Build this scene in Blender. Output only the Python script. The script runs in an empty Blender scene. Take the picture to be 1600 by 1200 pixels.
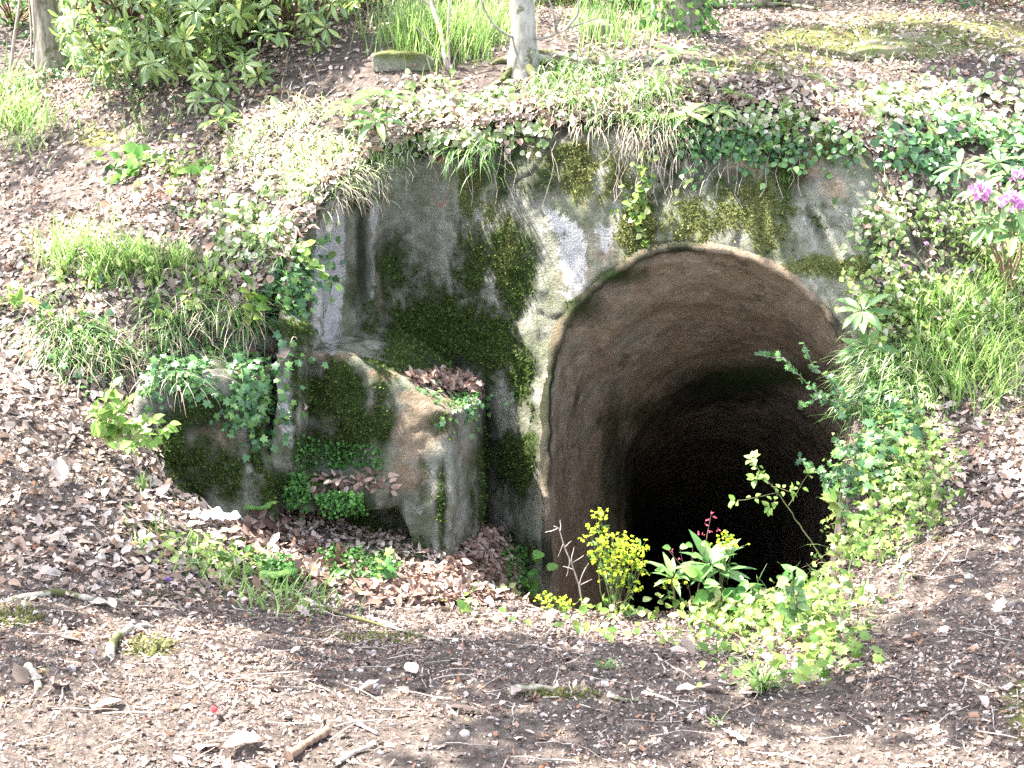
import bpy, math, random
import numpy as np
from mathutils import Vector, Matrix
from mathutils.bvhtree import BVHTree
rng = np.random.default_rng(7)
random.seed(7)
scn = bpy.context.scene
col = scn.collection

# ---------------------------------------------------------------- camera
PITCH = math.radians(15.0); CAMZ = 2.0; F = 1931.0
cam_d = bpy.data.cameras.new('camera'); cam = bpy.data.objects.new('camera', cam_d); col.objects.link(cam)
cam.location = (0, 0, CAMZ); cam.rotation_euler = (math.radians(90) - PITCH, 0, 0)
cam_d.sensor_width = 36; cam_d.lens = 36 * F / 1600; cam_d.clip_end = 400; cam_d.clip_start = 0.05
scn.camera = cam

# ---------------------------------------------------------------- sky, sun, exposure
SUN = Vector((-0.50, 0.16, 0.86)).normalized()          # direction towards the sun
w = bpy.data.worlds.new('World'); scn.world = w; w.use_nodes = True
wn = w.node_tree; bgn = wn.nodes['Background']
sky = wn.nodes.new('ShaderNodeTexSky'); sky.sky_type = 'NISHITA'; sky.sun_disc = False
sky.sun_elevation = math.asin(SUN.z); sky.sun_rotation = math.atan2(SUN.x, SUN.y)
sky.dust_density = 2.0
hs_ = wn.nodes.new('ShaderNodeHueSaturation'); hs_.inputs['Saturation'].default_value = 0.55
wn.links.new(sky.outputs[0], hs_.inputs['Color']); wn.links.new(hs_.outputs[0], bgn.inputs[0]); bgn.inputs[1].default_value = 0.15
sl = bpy.data.lights.new('sun', 'SUN'); sl.energy = 5.0; sl.angle = math.radians(0.5); sl.color = (1.0, 0.95, 0.88)
so = bpy.data.objects.new('sun', sl); col.objects.link(so); so.location = (-8, 3, 16)
so.rotation_euler = (-SUN).to_track_quat('-Z', 'Y').to_euler()
scn.view_settings.view_transform = 'Standard'; scn.view_settings.look = 'None'
scn.view_settings.exposure = 2.88; scn.view_settings.gamma = 1.0
scn.render.engine = 'CYCLES'
scn.cycles.max_bounces = 8; scn.cycles.diffuse_bounces = 5; scn.cycles.glossy_bounces = 2
scn.cycles.transmission_bounces = 5; scn.cycles.use_denoising = False

# ---------------------------------------------------------------- maths helpers
cp, sp = math.cos(PITCH), math.sin(PITCH)
def W(px, py, Y):
    """world point on the sight line of a picture position, Y metres out"""
    v = (600 - py) / F
    dy = cp + v * sp; dz = -sp + v * cp
    t = Y / dy
    return np.array([t * (px - 800) / F, Y, CAMZ + t * dz])
def PIX(P):
    P = np.asarray(P, float)
    X, Y, Z = P[..., 0], P[..., 1], P[..., 2] - CAMZ
    d = Y * cp - Z * sp; u = Y * sp + Z * cp
    return 800 + F * X / d, 600 - F * u / d
def h3(ix, iy, iz):
    n = (ix.astype(np.int64) * 374761393 + iy.astype(np.int64) * 668265263 + iz.astype(np.int64) * 2147483647) & 0xffffffff
    n = ((n ^ (n >> 13)) * 1274126177) & 0xffffffff
    return ((n ^ (n >> 16)) & 0xffff) / 65535.0
def vnoise(P, s=1.0):
    P = np.asarray(P, float) * s
    i = np.floor(P).astype(np.int64); f = P - i; f = f * f * (3 - 2 * f)
    r = 0
    for a in (0, 1):
        for b in (0, 1):
            for c in (0, 1):
                wt = (f[..., 0] if a else 1 - f[..., 0]) * (f[..., 1] if b else 1 - f[..., 1]) * (f[..., 2] if c else 1 - f[..., 2])
                r = r + wt * h3(i[..., 0] + a, i[..., 1] + b, i[..., 2] + c)
    return r * 2 - 1
def fbm(P, s=1.0, o=4, g=0.5):
    r = 0; a = 1.0; t = 0
    for k in range(o):
        r = r + a * vnoise(np.asarray(P) + 17.3 * k, s); t += a; a *= g; s *= 2.03
    return r / t
class TPS:
    def __init__(self, xy, z, lam=1e-3):
        xy = np.asarray(xy, float); z = np.asarray(z, float); n = len(xy)
        A = np.zeros((n + 3, n + 3)); A[:n, :n] = self.k(xy, xy) + lam * np.eye(n)
        A[:n, n] = 1; A[:n, n + 1:] = xy; A[n, :n] = 1; A[n + 1:, :n] = xy.T
        self.xy = xy; self.c = np.linalg.solve(A, np.r_[z, 0, 0, 0])
    def k(self, a, b):
        r2 = ((a[:, None, :] - b[None, :, :]) ** 2).sum(-1)
        return 0.5 * r2 * np.log(r2 + 1e-12)
    def __call__(self, x, y):
        x = np.asarray(x, float); sh = x.shape; q = np.stack([x.ravel(), np.asarray(y, float).ravel()], 1)
        out = np.empty(len(q)); n = len(self.xy)
        for i in range(0, len(q), 20000):
            b = q[i:i + 20000]
            out[i:i + 20000] = self.k(b, self.xy) @ self.c[:n] + self.c[n] + b @ self.c[n + 1:]
        return out.reshape(sh)
def sstep(a, b, x):
    t = np.clip((x - a) / (b - a), 0, 1); return t * t * (3 - 2 * t)
def inside_poly(x, y, poly):
    x = np.asarray(x); y = np.asarray(y); r = np.zeros(x.shape, bool); n = len(poly)
    for i in range(n):
        x0, y0 = poly[i]; x1, y1 = poly[(i + 1) % n]
        c = ((y0 > y) != (y1 > y)) & (x < (x1 - x0) * (y - y0) / ((y1 - y0) or 1e-12) + x0)
        r ^= c
    return r
def poly_sd(x, y, poly):
    """signed distance, positive inside"""
    d = np.full(np.shape(x), 1e9); n = len(poly)
    for i in range(n):
        x0, y0 = poly[i]; x1, y1 = poly[(i + 1) % n]
        vx, vy = x1 - x0, y1 - y0
        t = np.clip(((x - x0) * vx + (y - y0) * vy) / (vx * vx + vy * vy), 0, 1)
        d = np.minimum(d, np.hypot(x - x0 - t * vx, y - y0 - t * vy))
    return np.where(inside_poly(x, y, poly), d, -d)

# ---------------------------------------------------------------- object helpers
def tag(o, label=None, cat=None, group=None, kind=None):
    if label: o['label'] = label
    if cat: o['category'] = cat
    if group: o['group'] = group
    if kind: o['kind'] = kind
    return o
def empty(name, loc, label=None, cat=None, group=None):
    o = bpy.data.objects.new(name, None); col.objects.link(o); o.location = [float(a) for a in loc]
    o.empty_display_size = 0.1
    return tag(o, label, cat, group)
def place(o, parent=None):
    col.objects.link(o)
    if parent is not None:
        o.parent = parent; o.matrix_parent_inverse = Matrix.Translation(parent.location).inverted()
    return o
class Geo:
    """collects world-space polygons of any size and links them as one mesh object"""
    def __init__(self): self.V = []; self.n = 0; self.L = []; self.C = []; self.M = []; self.at = {}
    def add(self, V, F, mi=0):
        V = np.asarray(V, np.float32).reshape(-1, 3); F = np.asarray(F, np.int64)
        self.V.append(V); self.L.append((F + self.n).ravel()); self.C.append(np.full(len(F), F.shape[1]))
        self.M.append(np.full(len(F), mi)); self.n += len(V); return self
    def inst(self, tv, tf, R, T, mi=0):
        """tv (k,3) template, tf (m,q); R (N,3,3) incl. scale; T (N,3)"""
        tv = np.asarray(tv, float); tf = np.asarray(tf); N = len(T)
        if N == 0: return self
        V = np.einsum('nij,kj->nki', R, tv) + np.asarray(T)[:, None, :]
        Fa = (tf[None] + (np.arange(N) * len(tv))[:, None, None]).reshape(-1, tf.shape[1])
        return self.add(V.reshape(-1, 3), Fa, mi)
    def mesh(self, name, smooth=True):
        me = bpy.data.meshes.new(name); V = np.concatenate(self.V); L = np.concatenate(self.L); C = np.concatenate(self.C)
        me.vertices.add(len(V)); me.vertices.foreach_set('co', V.ravel().astype(np.float32))
        me.loops.add(len(L)); me.loops.foreach_set('vertex_index', L.astype(np.int32))
        me.polygons.add(len(C)); me.polygons.foreach_set('loop_start', np.r_[0, np.cumsum(C)[:-1]].astype(np.int32))
        me.polygons.foreach_set('use_smooth', np.full(len(C), smooth))
        me.polygons.foreach_set('material_index', np.concatenate(self.M).astype(np.int32))
        for k, a in self.at.items():
            t = me.attributes.new(k, 'FLOAT', 'POINT'); t.data.foreach_set('value', np.asarray(a, np.float32))
        me.update(calc_edges=True); me.validate()
        return me
    def build(self, name, mats, parent=None, smooth=True, label=None, cat=None, group=None, kind=None):
        if not self.V: return None
        origin = None
        me = self.mesh(name, smooth)
        for m in (mats if isinstance(mats, (list, tuple)) else [mats]): me.materials.append(m)
        o = bpy.data.objects.new(name, me); place(o, parent)
        return tag(o, label, cat, group, kind)
def frame(fwd, up):
    """rows: (N,3,3) whose columns are side, fwd, up"""
    f = fwd / (np.linalg.norm(fwd, axis=-1, keepdims=True) + 1e-9)
    s = np.cross(f, up); s /= (np.linalg.norm(s, axis=-1, keepdims=True) + 1e-9)
    u = np.cross(s, f)
    return np.stack([s, f, u], -1)
def tube(g, pts, rad, n=8, gnarl=0.0, mi=0, cap=True):
    pts = np.asarray(pts, float); rad = np.broadcast_to(np.asarray(rad, float), (len(pts),)).copy()
    T = np.gradient(pts, axis=0); T /= np.linalg.norm(T, axis=1, keepdims=True) + 1e-9
    ref = np.array([0.31, 0.2, 0.93]) if abs(T[:, 2]).mean() < 0.8 else np.array([1.0, 0.1, 0])
    A = np.cross(T, ref); A /= np.linalg.norm(A, axis=1, keepdims=True); B = np.cross(T, A)
    th = np.linspace(0, 2 * np.pi, n, endpoint=False)
    ring = A[:, None, :] * np.cos(th)[None, :, None] + B[:, None, :] * np.sin(th)[None, :, None]
    V = pts[:, None, :] + ring * rad[:, None, None]
    if gnarl: V = V + ring * (fbm(V, 1.2 / max(rad.max(), .01) * .5, 3)[..., None]) * gnarl * rad[:, None, None]
    m = len(pts); i = np.arange(m - 1)[:, None] * n; j = np.arange(n)[None]
    Fq = np.stack([i + j, i + (j + 1) % n, i + n + (j + 1) % n, i + n + j], -1).reshape(-1, 4)
    g.add(V.reshape(-1, 3), Fq, mi)
    if cap:
        g.add(V[-1], np.arange(n)[None], mi); g.add(V[0], np.arange(n)[::-1][None], mi)
    return g
def wob(a, b, n=8, amp=0.03, sag=0.0):
    a = np.asarray(a, float); b = np.asarray(b, float); t = np.linspace(0, 1, n)[:, None]
    L = np.linalg.norm(b - a); P = a * (1 - t) + b * t
    nz = rng.normal(0, 1, (n, 3)); nz = (nz + np.roll(nz, 1, 0) + np.roll(nz, -1, 0)) / 3
    P = P + nz * amp * L * np.sin(np.pi * t) ; P[:, 2] += sag * L * np.sin(np.pi * t[:, 0])
    return P

# ---------------------------------------------------------------- materials
def newmat(name):
    m = bpy.data.materials.new(name); m.use_nodes = True; nt = m.node_tree; nt.nodes.clear()
    out = nt.nodes.new('ShaderNodeOutputMaterial'); return m, nt, out
def N(nt, t, **k):
    n = nt.nodes.new(t)
    for a, b in k.items():
        if a.startswith('i_'):
            key = a[2:].replace('_', ' ')
            n.inputs[int(key) if key.isdigit() else key].default_value = b
        else: setattr(n, a, b)
    return n
def ramp(nt, src, stops, interp='LINEAR'):
    r = nt.nodes.new('ShaderNodeValToRGB'); r.color_ramp.interpolation = interp
    e = r.color_ramp.elements
    while len(e) < len(stops): e.new(0.5)
    for q, (p, c) in zip(e, stops):
        q.position = p; q.color = (*c, 1) if len(c) == 3 else c
    nt.links.new(src, r.inputs[0]); return r.outputs[0]
def mixc(nt, fac, a, b):
    m = nt.nodes.new('ShaderNodeMix'); m.data_type = 'RGBA'
    for s, v in ((0, fac), (6, a), (7, b)):
        if isinstance(v, (int, float)): m.inputs[s].default_value = v
        elif isinstance(v, tuple): m.inputs[s].default_value = (*v, 1)
        else: nt.links.new(v, m.inputs[s])
    return m.outputs[2]
def leafmat(name, stops, transl=0.35, rough=0.5, spec=0.3, tcol=None, vary=0.25):
    m, nt, out = newmat(name)
    g = N(nt, 'ShaderNodeNewGeometry')
    c = ramp(nt, g.outputs['Random Per Island'], stops)
    tc = N(nt, 'ShaderNodeTexCoord'); nz = N(nt, 'ShaderNodeTexNoise', i_Scale=45.0, i_Detail=2.0)
    nt.links.new(tc.outputs['Object'], nz.inputs['Vector'])
    mr = N(nt, 'ShaderNodeMapRange', i_3=1 - vary, i_4=1 + vary); nt.links.new(nz.outputs[0], mr.inputs[0])
    hs = N(nt, 'ShaderNodeHueSaturation'); nt.links.new(mr.outputs[0], hs.inputs['Value']); nt.links.new(c, hs.inputs['Color'])
    p = N(nt, 'ShaderNodeBsdfPrincipled'); p.inputs['Roughness'].default_value = rough
    p.inputs['Specular IOR Level'].default_value = spec
    nt.links.new(hs.outputs[0], p.inputs['Base Color'])
    if transl:
        t = N(nt, 'ShaderNodeBsdfTranslucent')
        if tcol: nt.links.new(mixc(nt, 0.6, hs.outputs[0], tcol), t.inputs[0])
        else: nt.links.new(hs.outputs[0], t.inputs[0])
        x = N(nt, 'ShaderNodeMixShader', i_0=transl); nt.links.new(p.outputs[0], x.inputs[1]); nt.links.new(t.outputs[0], x.inputs[2])
        nt.links.new(x.outputs[0], out.inputs[0])
    else: nt.links.new(p.outputs[0], out.inputs[0])
    return m
def barkmat(name, a, b, scale=30, stretch=0.25, moss=0.0, bump=0.4):
    m, nt, out = newmat(name)
    tc = N(nt, 'ShaderNodeTexCoord'); mp = N(nt, 'ShaderNodeMapping'); mp.inputs['Scale'].default_value = (1, 1, stretch)
    nt.links.new(tc.outputs['Object'], mp.inputs[0])
    nz = N(nt, 'ShaderNodeTexNoise', i_Scale=float(scale), i_Detail=8.0, i_Roughness=0.65); nt.links.new(mp.outputs[0], nz.inputs['Vector'])
    c = ramp(nt, nz.outputs[0], [(0.35, b), (0.62, a)])
    if moss:
        n2 = N(nt, 'ShaderNodeTexNoise', i_Scale=5.0, i_Detail=6.0, i_Roughness=0.7); nt.links.new(tc.outputs['Object'], n2.inputs['Vector'])
        f = ramp(nt, n2.outputs[0], [(0.62 - moss * .3, (0, 0, 0)), (0.70 - moss * .3, (1, 1, 1))])
        c = mixc(nt, f, c, mixc(nt, nz.outputs[0], (0.04, 0.045, 0.015), (0.10, 0.10, 0.04)))
    p = N(nt, 'ShaderNodeBsdfPrincipled'); p.inputs['Roughness'].default_value = 0.85; p.inputs['Specular IOR Level'].default_value = 0.15
    nt.links.new(c, p.inputs['Base Color'])
    bp = N(nt, 'ShaderNodeBump', i_Strength=bump, i_Distance=0.01); nt.links.new(nz.outputs[0], bp.inputs['Height']); nt.links.new(bp.outputs[0], p.inputs['Normal'])
    nt.links.new(p.outputs[0], out.inputs[0]); return m
def mathn(nt, op, a, b=None, clamp=False):
    m = nt.nodes.new('ShaderNodeMath'); m.operation = op; m.use_clamp = clamp
    for i, v in enumerate((a, b)):
        if v is None: continue
        if isinstance(v, (int, float)): m.inputs[i].default_value = v
        else: nt.links.new(v, m.inputs[i])
    return m.outputs[0]
def rockmat(name):
    m, nt, out = newmat(name)
    tc = N(nt, 'ShaderNodeTexCoord'); co = tc.outputs['Object']
    def nz(s, d=8.0, r=0.6, vec=None):
        n = N(nt, 'ShaderNodeTexNoise', i_Scale=s, i_Detail=d, i_Roughness=r); nt.links.new(vec or co, n.inputs['Vector']); return n.outputs[0]
    mp = N(nt, 'ShaderNodeMapping'); mp.inputs['Scale'].default_value = (1, 1, 0.16); nt.links.new(co, mp.inputs[0])
    big = nz(2.2, 6); med = nz(14.0, 8, .7); fine = nz(75.0, 6, .75); strk = nz(7.0, 5, .6, mp.outputs[0])
    c = ramp(nt, med, [(0.28, (0.11, 0.108, 0.08)), (0.5, (0.26, 0.25, 0.20)), (0.7, (0.43, 0.415, 0.35))])
    c2 = ramp(nt, strk, [(0.38, (0.13, 0.125, 0.075)), (0.6, (0.33, 0.33, 0.28))])
    c = mixc(nt, 0.45, c, c2)
    sp_ = ramp(nt, fine, [(0.56, (0, 0, 0)), (0.68, (1, 1, 1))])
    c = mixc(nt, mathn(nt, 'MULTIPLY', sp_, 0.4), c, (0.42, 0.43, 0.39))
    sd_ = ramp(nt, fine, [(0.32, (1, 1, 1)), (0.44, (0, 0, 0))])
    c = mixc(nt, mathn(nt, 'MULTIPLY', sd_, 0.55), c, (0.06, 0.06, 0.045))
    blot = mathn(nt, 'ADD', mathn(nt, 'MULTIPLY', nz(5.5, 8, .68), 0.6), mathn(nt, 'MULTIPLY', med, 0.4))
    gt = nz(3.1, 7, .7); c = mixc(nt, ramp(nt, gt, [(0.45, (0, 0, 0)), (0.62, (.7, .7, .7))]), c, mixc(nt, fine, (0.05, 0.065, 0.025), (0.17, 0.19, 0.10)))
    def mask(attr, lo, hi, namp, src):
        a = N(nt, 'ShaderNodeAttribute', attribute_name=attr)
        v = mathn(nt, 'ADD', a.outputs['Fac'], mathn(nt, 'MULTIPLY', mathn(nt, 'SUBTRACT', src, 0.5), namp))
        mr = N(nt, 'ShaderNodeMapRange', i_1=lo, i_2=hi); mr.clamp = True; nt.links.new(v, mr.inputs[0]); return mr.outputs[0]
    oc = ramp(nt, med, [(0.3, (0.17, 0.132, 0.096)), (0.55, (0.33, 0.26, 0.185)), (0.75, (0.48, 0.40, 0.30))])
    oc = mixc(nt, mathn(nt, 'MULTIPLY', sd_, 0.5), oc, (0.07, 0.045, 0.03))
    oc = mixc(nt, ramp(nt, gt, [(0.42, (0, 0, 0)), (0.6, (.8, .8, .8))]), oc, mixc(nt, fine, (0.14, 0.095, 0.06), (0.35, 0.255, 0.17)))
    oc = mixc(nt, ramp(nt, nz(4.3, 8, .75), [(0.56, (0, 0, 0)), (0.66, (.75, .75, .75))]), oc, (0.055, 0.05, 0.035))
    c = mixc(nt, mask('ochre', 0.35, 0.65, 1.4, blot), c, oc)
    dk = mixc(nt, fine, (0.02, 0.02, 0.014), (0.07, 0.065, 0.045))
    c = mixc(nt, mask('stain_shade', 0.3, 0.75, 1.1, strk), c, dk)
    li = ramp(nt, fine, [(0.35, (0.34, 0.32, 0.30)), (0.6, (0.52, 0.50, 0.49))])
    c = mixc(nt, mask('lichen', 0.45, 0.56, 2.4, mathn(nt, 'ADD', mathn(nt, 'MULTIPLY', med, .65), mathn(nt, 'MULTIPLY', fine, .35))), c, li)
    mo = ramp(nt, fine, [(0.3, (0.014, 0.024, 0.006)), (0.5, (0.036, 0.056, 0.014)), (0.72, (0.08, 0.11, 0.03))])
    mk = mask('moss', 0.22, 0.72, 1.1, fine)
    c = mixc(nt, mk, c, mo)
    ym = ramp(nt, fine, [(0.3, (0.04, 0.052, 0.016)), (0.5, (0.11, 0.125, 0.04)), (0.72, (0.22, 0.225, 0.085))])
    c = mixc(nt, mask('gold', 0.30, 0.70, 1.3, fine), c, ym)
    c = mixc(nt, mathn(nt, 'MULTIPLY', mask('red', 0.45, 0.75, 1.0, med), .6), c, (0.30, 0.06, 0.05))
    p = N(nt, 'ShaderNodeBsdfPrincipled'); p.inputs['Roughness'].default_value = 0.93; p.inputs['Specular IOR Level'].default_value = 0.12
    nt.links.new(c, p.inputs['Base Color'])
    hgt = mathn(nt, 'ADD', mathn(nt, 'MULTIPLY', med, 1.0), mathn(nt, 'MULTIPLY', fine, 0.5))
    hgt = mathn(nt, 'ADD', hgt, mathn(nt, 'MULTIPLY', mk, 0.35))
    bp = N(nt, 'ShaderNodeBump', i_Strength=1.0, i_Distance=0.05); nt.links.new(hgt, bp.inputs['Height']); nt.links.new(bp.outputs[0], p.inputs['Normal'])
    nt.links.new(p.outputs[0], out.inputs[0]); return m
def soilmat():
    m, nt, out = newmat('soil')
    tc = N(nt, 'ShaderNodeTexCoord'); co = tc.outputs['Object']
    def nz(s, d=8.0, r=0.6):
        n = N(nt, 'ShaderNodeTexNoise', i_Scale=s, i_Detail=d, i_Roughness=r); nt.links.new(co, n.inputs['Vector']); return n.outputs[0]
    a, b, f = nz(1.7), nz(22.0, 8, .7), nz(160.0, 4, .7)
    c = ramp(nt, b, [(0.3, (0.035, 0.028, 0.024)), (0.5, (0.085, 0.068, 0.058)), (0.7, (0.17, 0.14, 0.12))])
    c = mixc(nt, ramp(nt, f, [(0.55, (0, 0, 0)), (0.66, (1, 1, 1))]), c, (0.20, 0.16, 0.135))
    at = N(nt, 'ShaderNodeAttribute', attribute_name='moss')
    v = mathn(nt, 'ADD', at.outputs['Fac'], mathn(nt, 'MULTIPLY', mathn(nt, 'SUBTRACT', b, 0.5), 1.4))
    mr = N(nt, 'ShaderNodeMapRange', i_1=0.4, i_2=0.6); nt.links.new(v, mr.inputs[0])
    c = mixc(nt, mr.outputs[0], c, mixc(nt, f, (0.05, 0.055, 0.018), (0.16, 0.155, 0.06)))
    p = N(nt, 'ShaderNodeBsdfPrincipled'); p.inputs['Roughness'].default_value = 0.95; p.inputs['Specular IOR Level'].default_value = 0.1
    nt.links.new(c, p.inputs['Base Color'])
    bp = N(nt, 'ShaderNodeBump', i_Strength=1.0, i_Distance=0.02); nt.links.new(mathn(nt, 'ADD', b, mathn(nt, 'MULTIPLY', f, .5)), bp.inputs['Height']); nt.links.new(bp.outputs[0], p.inputs['Normal'])
    nt.links.new(p.outputs[0], out.inputs[0]); return m
M_ROCK = rockmat('hewn_rock'); M_SOIL = soilmat()

# ---------------------------------------------------------------- ground
gp = [(0,1200,3.0),(800,1200,3.1),(1600,1200,3.0),(0,1000,3.9),(800,1000,4.3),(1600,1000,4.0),(600,950,4.9),(900,955,4.9),
 (1200,960,4.7),(400,880,5.2),(250,800,5.5),(100,720,5.7),(0,650,5.8),(0,850,4.9),(0,450,7.3),(100,400,7.4),(0,300,9.0),(200,330,8.0),
 (400,330,7.6),(500,310,7.5),(300,600,6.8),(200,500,7.0),(250,620,6.7),(1340,600,6.8),(1300,900,5.2),(1380,420,7.4),(1330,720,6.0),
 (1600,700,6.0),(1450,700,6.1),(1600,500,7.5),(1450,560,7.0),(1600,250,8.6),(1450,300,8.0),(1600,400,8.0),(1600,850,5.0),(1400,900,4.9),
 (600,225,8.3),(830,190,8.1),(1080,180,8.0),(1350,230,7.9),(815,100,9.0),(620,80,9.2),(450,150,9.0),(200,160,10),(0,140,11),(0,0,14),
 (800,0,13.5),(1600,0,13),(1100,50,11),(1400,60,10.5),(300,0,13),(1600,100,9.7),(1300,120,9.2),(-300,700,5.9),(1900,700,6.0),(-300,300,9),(1900,250,8.8),(450,480,7.0),(380,540,6.8)]
gw = [W(*p) for p in gp] + [np.array(q, float) for q in [(15,25,5),(-15,25,5),(0,30,6),(-10,8,1.3),(10,8,1.2),(8,3,0.1),(-8,3,0.2),(0,0,.2),(0,-8,.5),(12,-5,.3),(-12,-5,.4),(25,40,8),(-25,40,8),(25,10,1.5),(-25,10,1.5)]]
gw = np.array(gw); base_f = TPS(gw[:, :2], gw[:, 2], 2e-3)
dp = [(600,230,8.3),(600,400,8.25),(612,560,8.15),(700,230,8.3),(700,400,8.25),(750,560,8.1),(830,200,8.1),(830,400,7.95),(850,520,7.8),
 (780,620,7.9),(780,750,7.75),(780,850,7.65),(840,700,7.5),(840,850,7.3),(850,950,7.2),(700,700,8.0),(650,620,8.15),(560,620,7.9),
 (950,190,8.05),(950,350,7.8),(1080,190,8.0),(1080,380,7.6),(1200,230,7.95),(1200,400,7.5),(1300,255,7.85),(1300,450,7.4),(1380,300,7.75),
 (1380,500,7.25),(1350,600,7.15),(1370,800,6.8),(1450,500,7.3),(500,320,7.45),(505,540,7.35),(545,320,7.8),(548,540,7.7),(480,500,7.3),
 (440,540,7.2),(440,330,7.3),(430,780,7.1),(380,620,7.1),(250,640,7.1),(600,850,7.9),(700,850,7.9),(1100,500,7.4),(1100,900,6.9),(820,300,8.0),(900,500,7.65)]
dw = np.array([W(*p) for p in dp]); D_f = TPS(dw[:, [0, 2]], dw[:, 1], 3e-3)
def Dsurf(x, z):
    P = np.stack([x, np.zeros_like(x), z], -1)
    d = D_f(x, z)
    d = d + 0.06 * fbm(P, 1.6, 3) + 0.034 * fbm(P, 6.0, 4) + .010 * fbm(P, 22.0, 3)
    Ps = P * np.array([1, 1, 0.25]); d = d + 0.015 * fbm(Ps, 9.0, 3)
    q = fbm(P * np.array([1, 1, .7]) + 3, 4.2, 3); d = d + .05 * np.maximum(0, np.abs(q) - .12) ; cr = np.abs(fbm(P * np.array([1, 1, .6]) + 31, 1.3, 4)); d = d + .016 * np.exp(-(cr / .012) ** 2)
    # cracked, pick-hewn facets over the arch
    f = sstep(1.4, 1.8, x) * sstep(0.5, 0.8, z)
    d = d + f * 0.07 * np.abs(fbm(P + 5, 2.6, 2))
    return d
RTX = np.linspace(-1.72, 2.5, 60); _y = np.full(60, 7.8)
for _ in range(12): _y = 0.5 * _y + 0.5 * (Dsurf(RTX, base_f(RTX, _y + .05)) )
RTY = _y; RTZ = base_f(RTX, RTY + .05)
PIT = [(-1.95,5.85),(-1.55,5.55),(-0.95,5.15),(-0.4,4.98),(0,4.95),(0.45,4.9),(0.85,4.85),(1.25,4.88),(1.46,5.2),(1.70,6.0),(1.95,6.8),(2.2,7.4),
       ] + [(a, b + .04) for a, b in list(zip(RTX, RTY))[::-1] if a < 2.35] + [(-1.95,6.85),(-2.05,6.3)]
fp = [W(*p) for p in [(330,840,6.15),(500,860,6.4),(700,905,6.4),(800,865,7.3),(640,945,5.8),(780,850,7.5),(450,800,6.8),(600,800,7.4),(420,900,5.6),(560,945,5.35),(800,960,5.3),(760,930,6.0)]]
fp = [tuple(p) for p in fp] + [(0.35,5.3,-1.0),(0.6,5.6,-1.6),(1.2,5.8,-2.0),(1.5,6.6,-2.4),(.9,7.4,-2.8),(1.9,6.5,-2.0),(.35,6.5,-1.7),(1.0,5.2,-1.3),(1.2,8.1,-3.1),(0.3,8.0,-2.2),(-.5,8.3,-1.0)]
fp = np.array(fp); floor_f = TPS(fp[:, :2], fp[:, 2], 1e-2)
def ground_z(x, y, detail=True):
    x = np.asarray(x, float); y = np.asarray(y, float)
    b = base_f(x, y)
    sd = poly_sd(x, y, PIT)
    m = sd > -0.02
    z = b.copy()
    wdt = np.where(x < 0.1, 0.45, 0.16); wdt = np.where((y > 6.9), 0.06, wdt)
    k = sstep(0, 1, (sd + 0.02) / wdt)
    fl = np.minimum(np.maximum(floor_f(x, y), -3.4), b)
    z = np.where(m, b * (1 - k) + fl * k, b)
    if detail:
        P = np.stack([x, y, np.zeros_like(x)], -1)
        z = z + (0.045 * fbm(P, 1.1, 3) + 0.022 * fbm(P, 5.0, 3)) * (.25 + .75 * sstep(0, .5, np.abs(sd)))
        bank = sstep(5.5, 7.5, y) * (sd < 0)
        z = z + bank * 0.05 * fbm(P, 3.0, 3)
    return z
def axis(lo, hi, step, far0, far1):
    core = np.arange(lo, hi, step); out = []
    d = step; v = hi
    while v < far1: out.append(v); d *= 1.18; v += d
    out.append(far1); neg = []; d = step; v = lo
    while v > far0:
        d *= 1.18; v -= d; neg.append(max(v, far0))
    return np.r_[neg[::-1], core, out]
xs = axis(-3.6, 3.6, 0.03, -30, 30); ys = axis(2.5, 10.0, 0.03, -12, 45)
GX, GY = np.meshgrid(xs, ys); GZ = ground_z(GX, GY)
gv = np.stack([GX, GY, GZ], -1); ny, nx = GX.shape
ii = (np.arange(ny - 1)[:, None] * nx + np.arange(nx - 1)[None])
gf = np.stack([ii, ii + 1, ii + nx + 1, ii + nx], -1).reshape(-1, 4)
fcx = GX.ravel()[gf].mean(1); fcy = GY.ravel()[gf].mean(1); fz = GZ.ravel()[gf]
sdc = poly_sd(fcx, fcy, PIT)
kill = (fcy > 7.05) & (fcx > -1.66) & (fcx < 2.25) & (sdc > 0.0) & (sdc < 0.13) | ((fcx > 0.1) & (fcx < 2.4) & (fcy > 7.2) & (sdc > 0.0)) | ((np.ptp(fz, axis=1) > .2) & (fcy > 7.1) & (fcx > -1.66) & (fcx < 2.35))
gf = gf[~kill]
g = Geo(); g.add(gv.reshape(-1, 3), gf)
gpx, gpy = PIX(gv.reshape(-1, 3)); vis = gv.reshape(-1, 3)[:, 1] > 2.0
mossg = np.zeros(len(gpx))
for (a, b, rx, ry, s) in [(20,960,60,25,.9),(230,1010,50,25,.9),(320,925,90,18,.5),(430,930,50,20,.7),(560,990,90,14,.8),(240,830,40,14,.9),(150,215,50,20,.8),(210,930,60,20,.5),
        (880,1085,80,12,.7),(1590,1100,30,60,.9),(1420,60,230,26,1.1),(1200,98,110,18,1.0),(1330,170,90,30,.7),(1450,45,200,40,.6),(1290,240,60,40,.8),(860,90,60,15,.6),(350,880,70,20,.6),(470,950,60,12,.7),(60,1050,20,25,.7)]:
    mossg += s * np.exp(-(((gpx - a) / rx) ** 2 + ((gpy - b) / ry) ** 2)) * vis
g.at['moss'] = mossg
ground = g.build('ground', M_SOIL, kind='structure')

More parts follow.
